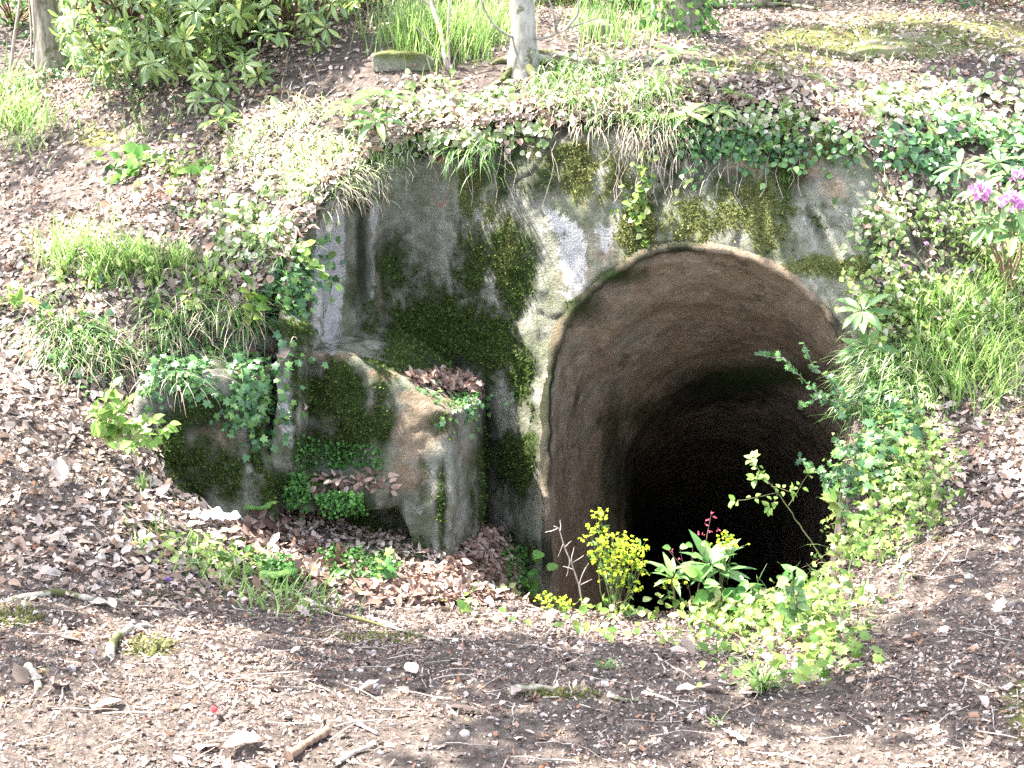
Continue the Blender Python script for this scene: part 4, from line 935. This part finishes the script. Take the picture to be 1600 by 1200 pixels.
sprout('large_ivy_leaf_shoot', 1320, 800, [[(1302,782,-.1)]], IVY, .11, M_LIME, 'single large bright ivy leaf at the right rim of the tunnel', 'ivy', .2, .003, start=.95)
# bare grey twig
b = GB(912, 948); r = plant('bare_twig', b, 'bare grey branching twig leaning left at the pit edge', 'twig'); s = Geo()
m_ = [b] + [at(x, y, b[1]) for x, y in ((905,915),(893,880),(882,855),(873,825),(865,822))]
tube(s, np.array(m_), np.linspace(.004, .0015, 6), 5)
for p0, p1 in [((905,915),(920,880)),((893,880),(912,868)),((890,875),(885,900)),((882,855),(893,845)),((880,850),(872,870)),((873,825),(852,832)),((895,890),(880,885)),((905,915),(925,905)),((875,830),(875,812)),((893,880),(897,855))]:
    tube(s, wob(at(*p0, b[1]), at(*p1, b[1] + .02), 5, .08), np.linspace(.002, .001, 5), 4)
s.build('twig', M_TWIG, r)
# spurges
def spurge(px, py, tops, n, label, h=1.0):
    b = GB(px, py); r = plant('spurge', b, label, 'spurge', 'yellow flowered spurges'); s, f = Geo(), Geo()
    for (tx, ty, sg) in tops:
        y = Geo()
        t = at(tx, ty, b[1] + rng.normal(0, .03)); tube(s, wob(b + [rng.normal(0, .02), 0, 0], t, 6, .04), np.linspace(.0028, .0016, 6), 4)
        shoot(s, f, [b * .6 + t * .4, t], .001, LANCE, .035, .02)
        for k in range(int(n * sg)):
            q = t + rng.normal(0, .019, 3) * [1.2, 1.2, 1.0]; tube(s, np.array([t * .6 + q * .4 - [0, 0, .015], q]), .0007, 3, cap=False)
            m = 4; d = unit(rnd(m, .7) + [0, 0, .35]); leaves(y, np.repeat(q[None], m, 0) + d * .001, d, unit(rnd(m, .4) + [0, 0, 1]), .0105, ROUND, 1.1)
        y.build('flower_head', M_YELLOW, r)
    s.build('stem', M_STEM, r); f.build('foliage', M_HERB, r)
spurge(965, 948, [(936,800,.7),(935,825,.8),(945,850,1),(925,845,.7),(960,860,1.2),(975,850,1),(985,870,1),(1000,855,.8),(950,875,1),(930,870,.6),(970,890,1),(995,890,.8),(965,905,.7),(1005,880,.5),(945,895,.7),(990,920,.5),(955,835,.7),(978,872,.9)], 20, 'tall spurge with a cloud of yellow green flowers before the dark tunnel')
spurge(870, 955, [(850,940,.6),(865,935,.8),(880,938,.6),(890,945,.5),(858,948,.6),(875,950,.7)], 14, 'low yellow spurge left of the tall one at the pit edge')
spurge(1130, 935, [(1135,840,1),(1125,848,.7),(1145,850,.7)], 14, 'small yellow spurge head behind the pale rosette')
spurge(1055, 935, [(1050,905,.8),(1040,915,.5)], 12, 'spurge tuft hidden in leaves left of the pale rosette')
# heart leaved plant with coral buds
b = GB(1085, 945); r = plant('coral_bud_plant', b, 'slender plant with heart leaves and tiny coral buds before the black tunnel', 'herb'); s, f, y = Geo(), Geo(), Geo()
for path in [[(1100,870),(1105,835),(1112,800)],[(1070,890),(1045,860)],[(1100,860),(1095,845)]]:
    P_ = np.array([b] + [at(x, q, b[1]) for x, q in path]); tube(s, P_, np.linspace(.002, .001, len(P_)), 4)
for (x, q) in [(1112,800),(1118,808),(1103,820),(1110,830),(1122,828),(1092,832),(1098,836),(1044,858),(1050,860),(1062,872),(1106,812)]:
    c = at(x, q, b[1]); y = Geo(); leaves(y, np.repeat(c[None], 3, 0), unit(rnd(3) + [0, 0, -.5]), rnd(3), .012, OVATE); y.build('bud', M_CORAL, r)
for (x, q) in [(1048,856),(1062,855),(1082,852),(1080,868),(1060,885),(1095,850),(1038,890),(1070,900)]:
    c = at(x, q, b[1]); tube(s, np.array([b * .3 + c * .7 + [0, 0, -.01], c]), .001, 3); leaves(f, c[None], unit(np.array([[rng.normal(), -.3, .2]])), np.array([[0, -.6, .7]]), .04, OVATE)
s.build('stem', M_BROWN, r); f.build('foliage', M_HERB, r)
# ferns
def fern(px, py, n, L, label, lean=0.0):
    b = G0(px, py); r = plant('fern', b, label, 'fern', 'small ferns')
    for k in range(n):
        a = -1.57 + lean + rng.normal(0, 1.0); f = Geo(); pts = []; p = b.copy(); el = 1.25
        for i in range(12):
            pts.append(p.copy()); el -= .13; p = p + np.array([math.cos(a) * math.cos(el), math.sin(a) * math.cos(el), math.sin(el)]) * L / 12
        pts = np.array(pts); tube(f, pts, np.linspace(.002, .0008, 12), 4)
        side = np.array([-math.sin(a), math.cos(a), 0])
        Q = np.repeat(pts[2:], 2, 0); d = unit(np.tile([side, -side], (10, 1)) + np.repeat(np.gradient(pts, axis=0)[2:], 2, 0) / (L / 12) * .4)
        ll = L * .28 * np.repeat(np.sin(np.linspace(.9, 3.0, 10)), 2) + .004
        leaves(f, Q, d, np.repeat([[0, -.4, 1.]], 20, 0), ll, LANCE, 1.3); f.build('frond', M_LIME if k % 2 else M_HERB, r)
fern(432, 905, 6, .16, 'small bright fern in the leaf litter at the pit lip'); fern(405, 800, 4, .14, 'fern growing at the foot of the pillar')
fern(1335, 815, 6, .16, 'fern among the ivy on the right rim'); fern(480, 955, 2, .08, 'tiny fern frond on the lip right of the bright fern')
# distinct grass tufts
def tuft(px, py, n, L, M, label, az=None):
    b = G0(px, py); g = Geo(); blades(g, b + rng.normal(0, .012, (n, 3)) * [1, 1, .1], rng.uniform(0, 6.28, n) if az is None else rng.normal(az, .7, n), rng.uniform(.7, 1.5, n), rng.uniform(.5, 1, n) * L, rng.uniform(.004, .007, n), rng.uniform(.6, 1.8, n))
    o = g.build('grass_tuft', M, None, label=label, cat='grass tuft', group='single grass tufts'); return o
tuft(1190, 1078, 60, .17, M_GRASS, 'green grass tuft on the path side of the ivy at lower right'); tuft(225, 765, 26, .12, M_GRASS, 'thin grass tuft below the lime green sapling')
tuft(1175, 340, 1, .05, M_GRASS, 'blade of grass in a rock crack'); tuft(190, 338, 14, .2, M_PALEGRASS, 'pale grass tuft standing alone on the left bank')
tuft(1225, 285, 20, .09, M_DARKGRASS, 'small grass tuft rooted in the rock above the arch', -1.57); tuft(1120, 1130, 10, .05, M_GRASS, 'tiny grass tuft at the bottom of the path')
tuft(945, 1045, 14, .06, M_HERB, 'tiny green tuft on the trodden path before the tall spurge')

# ================================================================ stones, roots, sticks and litter
def surf_pts(pix, lift=.0):
    out = []
    for a, c in pix:
        p = G0(a, c).copy(); p[2] += lift; out.append(p)
    return np.array(out)
def smoothline(P, n=18):
    P = np.asarray(P, float); t = np.linspace(0, len(P) - 1, n); i = np.clip(t.astype(int), 0, len(P) - 2); f = (t - i)[:, None]
    Q = P[i] * (1 - f) + P[i + 1] * f
    for _ in range(2): Q[1:-1] = (Q[:-2] + 2 * Q[1:-1] + Q[2:]) / 4
    return Q
def stick(name, pix, r0, r1, M, label, cat, lift=.4, group=None, n=16):
    if 'root' in name: r0 *= 1.45; r1 *= 1.5; lift += .35
    P = smoothline(surf_pts(pix), n); P[:, 2] += r0 * lift + .003
    P[:, 2] -= ('root' in name) * r0 * 2.2 * np.abs(np.linspace(-1, 1, n)) ** 6 + rng.normal(0, r0 * .12, len(P)); g = Geo(); tube(g, P, np.linspace(r0, r1, len(P)) * (1 + .12 * rng.normal(0, 1, len(P))), 9, .35)
    return g.build(name, M, None, label=label, cat=cat, group=group)
stick('tree_root', [(170,1032),(178,1008),(202,988),(245,980)], .013, .006, M_ROOT, 'curved grey root arching out of the path at lower left', 'root', .5, 'bare roots')
stick('tree_root', [(40,1040),(55,1058),(62,1080)], .011, .006, M_ROOT, 'short mossy root at the far lower left', 'root', .2, 'bare roots')
stick('tree_root', [(-20,945),(60,934),(100,928),(150,944),(215,938)], .012, .008, M_ROOT, 'long low mossy root along the path at left', 'root', .0, 'bare roots')
stick('tree_root', [(795,1083),(830,1079),(880,1083)], .012, .006, M_ROOT, 'flat moss covered root in the middle of the path', 'root', .1, 'bare roots')
stick('tree_root', [(430,915),(520,958),(620,985),(720,1010)], .006, .003, M_ROOT, 'thin mossy root running down from the pit lip', 'root', .0, 'bare roots')
stick('stick', [(450,1190),(480,1168),(512,1148)], .014, .012, M_BROWN, 'thick brown broken stick at the bottom of the path', 'stick', .9, 'fallen sticks')
stick('stick', [(528,1196),(552,1180),(575,1172)], .009, .006, M_TWIG, 'short grey stick right of the thick brown stick', 'stick', .8, 'fallen sticks')
stick('stick', [(545,1127),(590,1150)], .006, .005, M_TWIG, 'straight bleached stick on the sunlit path', 'stick', .8, 'fallen sticks')
stick('stick', [(1003,1086),(1040,1094),(1062,1106)], .006, .003, M_TWIG, 'bowed bleached stick below the grass tuft', 'stick', .8, 'fallen sticks')
stick('stick', [(950,1090),(975,1097),(998,1096)], .008, .006, M_ROOT, 'pale strip of bark beside the bowed stick', 'bark', .6, 'fallen sticks')
stick('stick', [(575,968),(600,975),(625,988)], .009, .004, M_TWIG, 'pale stick lying on the pit lip', 'stick', .8, 'fallen sticks')
stick('stick', [(345,378),(352,410),(360,440)], .012, .008, M_TWIG, 'bleached stick standing out of the creeper on the left bank', 'stick', 1, 'fallen sticks')
stick('stick', [(104,705),(120,680),(130,665)], .009, .006, M_TWIG, 'grey stick at the foot of the lime green sapling', 'stick', 1, 'fallen sticks')
stick('stick', [(1040,1050),(1012,1000),(975,1010)], .003, .002, M_TWIG, 'thin forked twig on the path', 'twig', 1.5, 'fallen sticks')
stick('stick', [(1450,905),(1470,880),(1482,862)], .004, .002, M_TWIG, 'thin straight twig on the right hand slope', 'twig', 1.5, 'fallen sticks')
stick('fallen_branch', [(1095,10),(1160,14),(1210,10),(1280,18)], .028, .015, M_ROOT, 'long fallen branch lying high on the bank behind the arch', 'branch', .8, 'fallen branches')
stick('fallen_branch', [(1300,42),(1335,50),(1352,78)], .018, .010, M_ROOT, 'crooked grey branch on the mossy rock', 'branch', .8, 'fallen branches')
stick('fallen_branch', [(400,152),(440,146),(470,150),(505,172)], .012, .006, M_BROWN, 'bowed brown branch below the large rhododendron', 'branch', 1.0, 'fallen branches')
# charred hollow stub
p = G0(716, 1110); g = Geo(); ax_ = np.array([[-.022, -.004, .012], [-.01, -.002, .013], [.008, .002, .014], [.022, .006, .014]]); tube(g, p + ax_, [.011, .012, .012, .010], 10, .2)
g.build('charred_stub', barkmat('charred_wood', (.05, .05, .05), (.01, .01, .01), 60), None, label='charred black stub of wood on the sunlit path', cat='wood')
# crumpled paper
p = G0(346, 822); n_ = 12; u, v = np.meshgrid(np.linspace(-.5, .5, n_), np.linspace(-.5, .5, n_)); X = u * .15 + v * .04; Yy = v * .09; Z = .055 + .03 * vnoise(np.stack([u * 3, v * 3, u * 0], -1), 1.3) + .012 * vnoise(np.stack([u, v, u * 0 + 4], -1), 9) - u * .035
V_ = np.stack([X, Yy, Z], -1).reshape(-1, 3) + p; i_ = (np.arange(n_ - 1)[:, None] * n_ + np.arange(n_ - 1)[None]).ravel()
g = Geo(); g.add(V_, np.stack([i_, i_ + 1, i_ + n_ + 1, i_ + n_], 1)); g.build('crumpled_paper', leafmat('paper', [(0, (.62, .66, .74)), (1, (.66, .70, .78))], .2, .7, .2, vary=.05), None, label='crumpled bluish white paper lying in the pit at left', cat='paper')
for px, py, M, lab, nm in [(336, 1118, leafmat('red_petal', [(0, (.65, .05, .06)), (1, (.7, .08, .08))], .2), 'tiny bright red scrap on the sunlit path', 'red_scrap'), (262, 912, M_VIOLET, 'violet petal lying on the shaded path at left', 'violet_petal'), (1352, 853, M_VIOLET, 'small violet flower among the ivy at the right rim', 'violet_flower')]:
    p = G0(px, py); g = Geo(); n = 5; d = unit(rnd(n) + [0, 0, .6]); leaves(g, np.repeat((p + [0, 0, .012])[None], n, 0), d, unit(rnd(n, .5) + [0, -.5, .5]), .02, ROUND); g.build(nm, M, None, label=lab, cat='petal' if 'flower' not in nm else 'flower')
# the largest single dead leaves
big = [(755,1121,OAK,.13),(1478,982,OAK,.07),(1046,1020,LEAF,.10),(1165,1165,OAK,.09),(405,1158,LEAF,.13),(975,1008,LEAF,.05),(1315,990,LEAF,.09),(1130,1085,LEAF,.10),(1160,1090,OAK,.09),(1055,1085,LEAF,.07),(1085,1035,LEAF,.09),(420,925,OAK,.09),
       (275,905,LEAF,.10),(470,640,LEAF,.06),(1525,1095,LEAF,.08),(1470,1140,OAK,.11),(1555,965,OAK,.08),(500,1010,OAK,.10),(800,1095,LEAF,.07),(350,850,OAK,.10),(1535,690,LEAF,.13),(1560,745,OAK,.12),(1500,800,OAK,.10),(190,1100,LEAF,.10),(120,1010,OAK,.12),(650,1060,LEAF,.09),(870,1050,OAK,.09),(560,1085,LEAF,.08),(40,820,OAK,.13),(95,760,LEAF,.13)]
M_BIG = leafmat('large_dead_leaf', [(0, (.26, .19, .15)), (.5, (.36, .28, .24)), (1, (.46, .39, .34))], .15, .7, .2)
for (a, c, T, L) in big:
    r_ = pick(a, c)
    if r_ is None: continue
    g = Geo(); flatleaves(g, r_[0][None] + r_[1][None] * .012, unit(r_[1][None] + rnd(1, .15)), L, T, .25, .01); g.build('dead_leaf', M_BIG, None, label='large pale dead leaf lying by itself on the fine litter', cat='leaf', group='large single dead leaves')
# stones
Yb = G0(625, 113)[1]
blockmass('mossy_stone', [([(578,84,Yb),(600,78,Yb),(660,79,Yb),(682,92,Yb),(678,112,Yb),(582,116,Yb)], (0, .35, 0))], None, .02, .03, 4)
tag(bpy.data.objects['mossy_stone'], 'squared mossy stone block behind the cliff edge left of the young beech', 'stone')
Yb = G0(930, 60)[1]
blockmass('stone', [([(912,40,Yb),(940,32,Yb),(962,45,Yb),(960,60,Yb),(912,60,Yb)], (0, .3, 0))], None, .02, .03, 4); tag(bpy.data.objects['stone'], 'small rounded grey stone in the grass right of the young beech', 'stone')
def ledge(pix, th, label):
    P = surf_pts(pix); c = P.mean(0); n = 26; m = 10; V = []; a = np.linspace(0, 2 * np.pi, n, endpoint=False)
    ex = np.ptp(P[:, 0]) / 2; ey = max(np.ptp(P[:, 1]) / 2, .2)
    for k in range(m):
        t = k / (m - 1); rr = math.sqrt(max(0, 1 - t ** 2.6)) * (1 + .22 * fbm(np.stack([np.cos(a), np.sin(a), a * 0 + c[0]], 1), 1.7, 2))
        x = c[0] + ex * rr * np.cos(a); y = c[1] + ey * rr * np.sin(a); z = ground_z(np.full(n, c[0]) * .3 + x * .7, y) - .04 + (th + .04) * t
        V.append(np.stack([x, y, z], 1))
    V = np.array(V).reshape(-1, 3); V += (.04 * fbm(V, 4, 3))[:, None] * np.array([1, 1, 1]); g = Geo(); i = np.arange(m - 1)[:, None] * n; j = np.arange(n)[None]
    g.add(V, np.stack([i + j, i + (j + 1) % n, i + n + (j + 1) % n, i + n + j], -1).reshape(-1, 4)); g.at['gold'] = .62 + .8 * fbm(V, 5, 3); g.at['ochre'] = np.full(len(V), .5)
    for kk in ('moss', 'lichen', 'stain_shade', 'red'): g.at[kk] = np.zeros(len(V))
    g.build('mossy_outcrop', M_ROCK, None, label=label, cat='rock', group='low mossy outcrops')
ledge([(1120,95),(1270,108),(1200,88),(1200,115)], .02, 'narrow mossy rock outcrop just behind the arch top')
ledge([(1270,70),(1590,75),(1430,45),(1430,92)], .02, 'broad mossy rock outcrop at the upper right')

# ================================================================ trees
def trunk_path(b, top, n=22, amp=.02): return wob(b, top, n, amp)
def tree(name, px, py, r0, top, label, bark, seed, flare=1.6, roots=(), group='trees on the upper bank', extra=()):
    b = G0(px, py).copy(); b[2] -= .08; r = plant(name, b + [0, 0, .08], label, 'tree', group); g = Geo()
    P = trunk_path(b, b + np.array(top), 26, .012); h = P[:, 2] - b[2]
    rad = r0 * (1 - .55 * h / h.max()) * (1 + (flare - 1) * np.exp(-h / (r0 * 2.2)))
    tube(g, P, rad, 16, .22)
    for pts, ra, rb in extra:
        Q = smoothline([P[0] * .0 + np.array(q) for q in pts], 14); tube(g, Q, np.linspace(ra, rb, 14), 7, .2)
    g.build('trunk', bark, r)
    for pix in roots:
        Q = surf_pts(pix); Q[0] = b + (Q[0] - b) * .3 + [0, 0, .10]; Q = smoothline(Q, 14); Q[:, 2] += np.linspace(.03, -.004, 14); g = Geo(); tube(g, Q, np.linspace(r0 * .5, r0 * .12, 14), 8, .3); g.build('root', M_ROOT, r)
    return r, P
tr = []
Yt = G0(818, 108)[1]
lowb = [[at(822,60,Yt), at(855,60,Yt-.1), at(885,45,Yt-.2), at(935,28,Yt-.2)], [at(870,52,Yt-.15), at(865,20,Yt-.2), at(850,-20,Yt-.2)], [at(812,62,Yt), at(780,50,Yt-.1), at(755,15,Yt-.1), at(745,-30,Yt-.1)], [at(885,45,Yt-.2), at(905,20,Yt-.2), at(900,-20,Yt-.2)]]
t1 = tree('beech_tree', 818, 108, .078, (-.05, .25, 7.5), 'young grey beech with spreading roots on the cliff edge above the rock', M_BEECH, 1, 1.75,
     [[(830,95),(870,88),(905,96),(960,104)], [(808,112),(790,122),(775,132)], [(830,115),(835,125),(828,138)], [(805,100),(780,98),(760,104)], [(838,104),(880,100),(900,106)]], extra=[(q, .011, .004) for q in lowb])
t2 = tree('slender_tree', 85, 100, .13, (-.55, .6, 8.5), 'grey trunk leaning left beside the large rhododendron', M_BARK, 2, 1.35)
t3 = tree('ivy_clad_tree', 1058, 50, .16, (-.2, .5, 8.0), 'stout trunk with a forked stem and leafy base at the top of the bank', M_BARK, 3, 1.5, extra=[([at(1062,30,G0(1058,50)[1]), at(1082,8,G0(1058,50)[1]), at(1125,-40,G0(1058,50)[1]), at(1160,-200,G0(1058,50)[1])], .07, .04)])
f = Geo(); P, Q = scat(ell(1055, 35, 38, 26), 10); c = G0(1058, 50); n = 420; th = rng.uniform(0, 6.28, n); P = c + np.stack([np.cos(th) * rng.uniform(.16, .34, n), np.sin(th) * rng.uniform(.16, .34, n) , rng.uniform(0, .45, n) ** 1.3], 1)
flatleaves(f, P, unit(np.stack([np.cos(th), np.sin(th), .4 + 0 * th], 1)), rng.uniform(.03, .06, n), IVY, .6, .05, .6); f.build('ivy_foliage', M_HERB, t3[0])
# thin stems
def thin(name, px, py, ends, label, M, group='thin saplings'):
    b = G0(px, py); r = plant(name, b, label, 'sapling', group); g = Geo()
    for (path, ra) in ends:
        P = smoothline([b - [0, 0, .05]] + [at(x, y, b[1] + dy) for x, y, dy in path], 16); tube(g, P, np.linspace(ra, ra * .55, 16), 7, .2)
    g.build('stem', M, r); return r
thin('bare_sapling', 703, 105, [([(700,60,0),(702,0,0),(705,-120,.1)], .010), ([(695,90,0),(690,50,.1),(672,0,.2),(640,-120,.3)], .020), ([(690,85,0),(665,60,-.1),(648,40,-.1)], .006), ([(712,85,0),(735,40,-.1),(760,-20,-.1)], .005), ([(675,10,.2),(650,-10,.2),(620,-60,.2)], .009)], 'bare grey sapling with several stems left of the young beech', M_TWIG)
thin('bare_sapling', 15, 110, [([(22,60,0),(32,0,0),(35,-120,0)], .016), ([(30,90,0),(55,40,0),(80,-60,0)], .008)], 'thin pale sapling at the far upper left', M_TWIG)
thin('bare_sapling', 45, 105, [([(50,60,0),(45,0,.1),(40,-120,.1)], .010)], 'thin sapling between the pale one and the leaning trunk', M_TWIG)
thin('bare_sapling', 1265, 118, [([(1268,90,0),(1262,65,0)], .006), ([(1240,90,-.1),(1225,112,-.3)], .004)], 'short bare sapling stump behind the arch', M_BROWN)
# bushes along the top of the picture
def bush(px, py, rx, rz, n, T, L, M, label, dy=0.0, group='bushes at the top of the bank'):
    b = G0(px, py).copy(); b[1] += dy; b[2] = float(ground_z(b[0], b[1])); r = plant('bush', b, label, 'bush', group); s, f = Geo(), Geo()
    k = max(8, n // 90)
    for _ in range(k):
        t = b + np.array([rng.normal(0, rx * .45), rng.normal(0, rx * .4), abs(rng.normal(0, rz * .5)) + rz * .2]); tube(s, wob(b, t, 7, .07), np.linspace(.012, .003, 7), 4)
        m = n // k; P = t + rng.normal(0, 1, (m, 3)) * [rx * .22, rx * .22, rz * .16]; P[:, 2] = np.maximum(P[:, 2], b[2] + .02)
        leaves(f, P, unit(rnd(m) + [0, -.3, 0]), unit(rnd(m, .5) + [0, -.4, .9]), rng.uniform(.7, 1.2, m) * L, T)
    s.build('stems', M_BROWN, r); f.build('foliage', M, r)
for a in [(20,40,.9,.9,1500,OVATE,.06,M_HERB,'loose green bush at the far upper left'),(150,20,.8,1.0,1500,OVATE,.06,M_IVYBRIGHT,'light green bush behind the leaning trunk'),(570,15,.8,.7,1500,LANCE,.09,M_HERB,'bush with narrow leaves right of the large rhododendron'),
          (900,10,.9,.6,1600,OVATE,.06,M_IVYBRIGHT,'light green bush behind the young beech'),(990,15,.7,.5,1100,OVATE,.06,M_HERB,'green bush left of the ivy clad trunk'),(700,5,.8,.5,1200,OVATE,.06,M_HERB,'green bush behind the bare sapling'),
          (1210,2,.9,.35,1100,OVATE,.05,M_HERB,'low green bush behind the fallen branch'),(1400,4,1.0,.4,1500,OVATE,.05,M_IVY,'dark low bush at the top right'),(1560,10,.9,.5,1500,OVATE,.05,M_IVY,'dark bush in the upper right corner')]:
    bush(*a)

# ---- crowns: out of view, leaf clumps set along the sun's rays to cast shade patches
S_ = np.array(SUN)
shade = [  # picture place, radius, share of leaves, height of the clump
 (60,880,.45,.5,5),(200,890,.5,.7,5.5),(330,930,.5,.7,5),(90,940,.3,.8,5),(440,960,.4,.95,5.5),(560,1010,.38,.95,5),(680,1030,.4,.95,5.2),(800,1040,.42,.95,5),(920,1050,.42,.95,5.3),(1040,1030,.3,.8,5),
 (880,1120,.28,.62,5),(1010,1150,.26,.8,5),(780,1160,.25,.62,5),(1180,1110,.28,.62,5),(1290,1110,.28,.62,5),(1400,1110,.3,.62,5),(1500,1060,.4,.7,5),(1580,1000,.45,.95,5),(1450,1000,.35,.62,5),(1590,1130,.3,.62,5),(1540,900,.3,.7,5.2),(1500,790,.3,.8,5.5),(1590,800,.35,.8,5.5),
 (30,1030,.3,.7,5),(520,1050,.2,.8,5),
 (20,430,.3,.5,6),(260,330,.2,.5,6),(60,240,.5,.6,6),(50,330,.3,.5,6),(480,125,.35,.9,6),(1120,60,.4,.3,6),(900,30,.6,.4,6),(300,500,.4,.5,6),(390,480,.3,.8,6),(150,800,.3,.6,5.5),(60,650,.2,.4,6),(1190,200,.12,.5,6),
 (940,420,.22,.9,6)]
owners = [t2, t1, t3]; crowns = [Geo(), Geo(), Geo()]; limbs = [Geo(), Geo(), Geo()]
def clump(k, c, rr, share):
    n = int(share * 150 * (rr / .35) ** 2); d = rnd(n); d *= (rng.uniform(0, 1, n) ** .4 / (np.linalg.norm(d, axis=1) + 1e-9))[:, None]
    P = c + d * rr * [1, 1, .6]; leaves(crowns[k], P, unit(rnd(n) + [0, 0, -.2]), unit(rnd(n, .4) + [0, 0, 1]), rng.uniform(.08, .15, n), OVATE, .9)
for (a, c, rr, share, hz) in shade:
    p = G0(a, c); t = (hz + rng.uniform(-.3, .9) - p[2]) / S_[2]; q = p + S_ * t; q += 0
    k = int(np.argmin([np.hypot(q[0] - o[1][0][0], q[1] - o[1][0][1]) + (0 if i else -.5) for i, o in enumerate(owners)]))
    clump(k, q, rr, share)
    o = owners[k][1]; j = int(rng.integers(9, 18)); a0 = o[j]; 
    if a0[2] > q[2] - .2: a0 = o[9]
    mid = a0 * .5 + q * .5 + [0, 0, .5]; tube(limbs[k], smoothline([a0, mid, q], 12), np.linspace(.03, .008, 12), 5)
for k in range(3):
    top = owners[k][1][-1]
    for _ in range(14):
        q = top + rng.normal(0, 1, 3) * [1.3, 1.0, .7] + [-1.0, 3.2, .6]; clump(k, q, rng.uniform(.3, .6), .7); tube(limbs[k], smoothline([owners[k][1][-int(rng.integers(1, 9))], (top + q) / 2, q], 8), np.linspace(.03, .008, 8), 5)
    crowns[k].build('crown', M_HERB, owners[k][0]); limbs[k].build('branches', M_BARK if k != 1 else M_BEECH, owners[k][0])
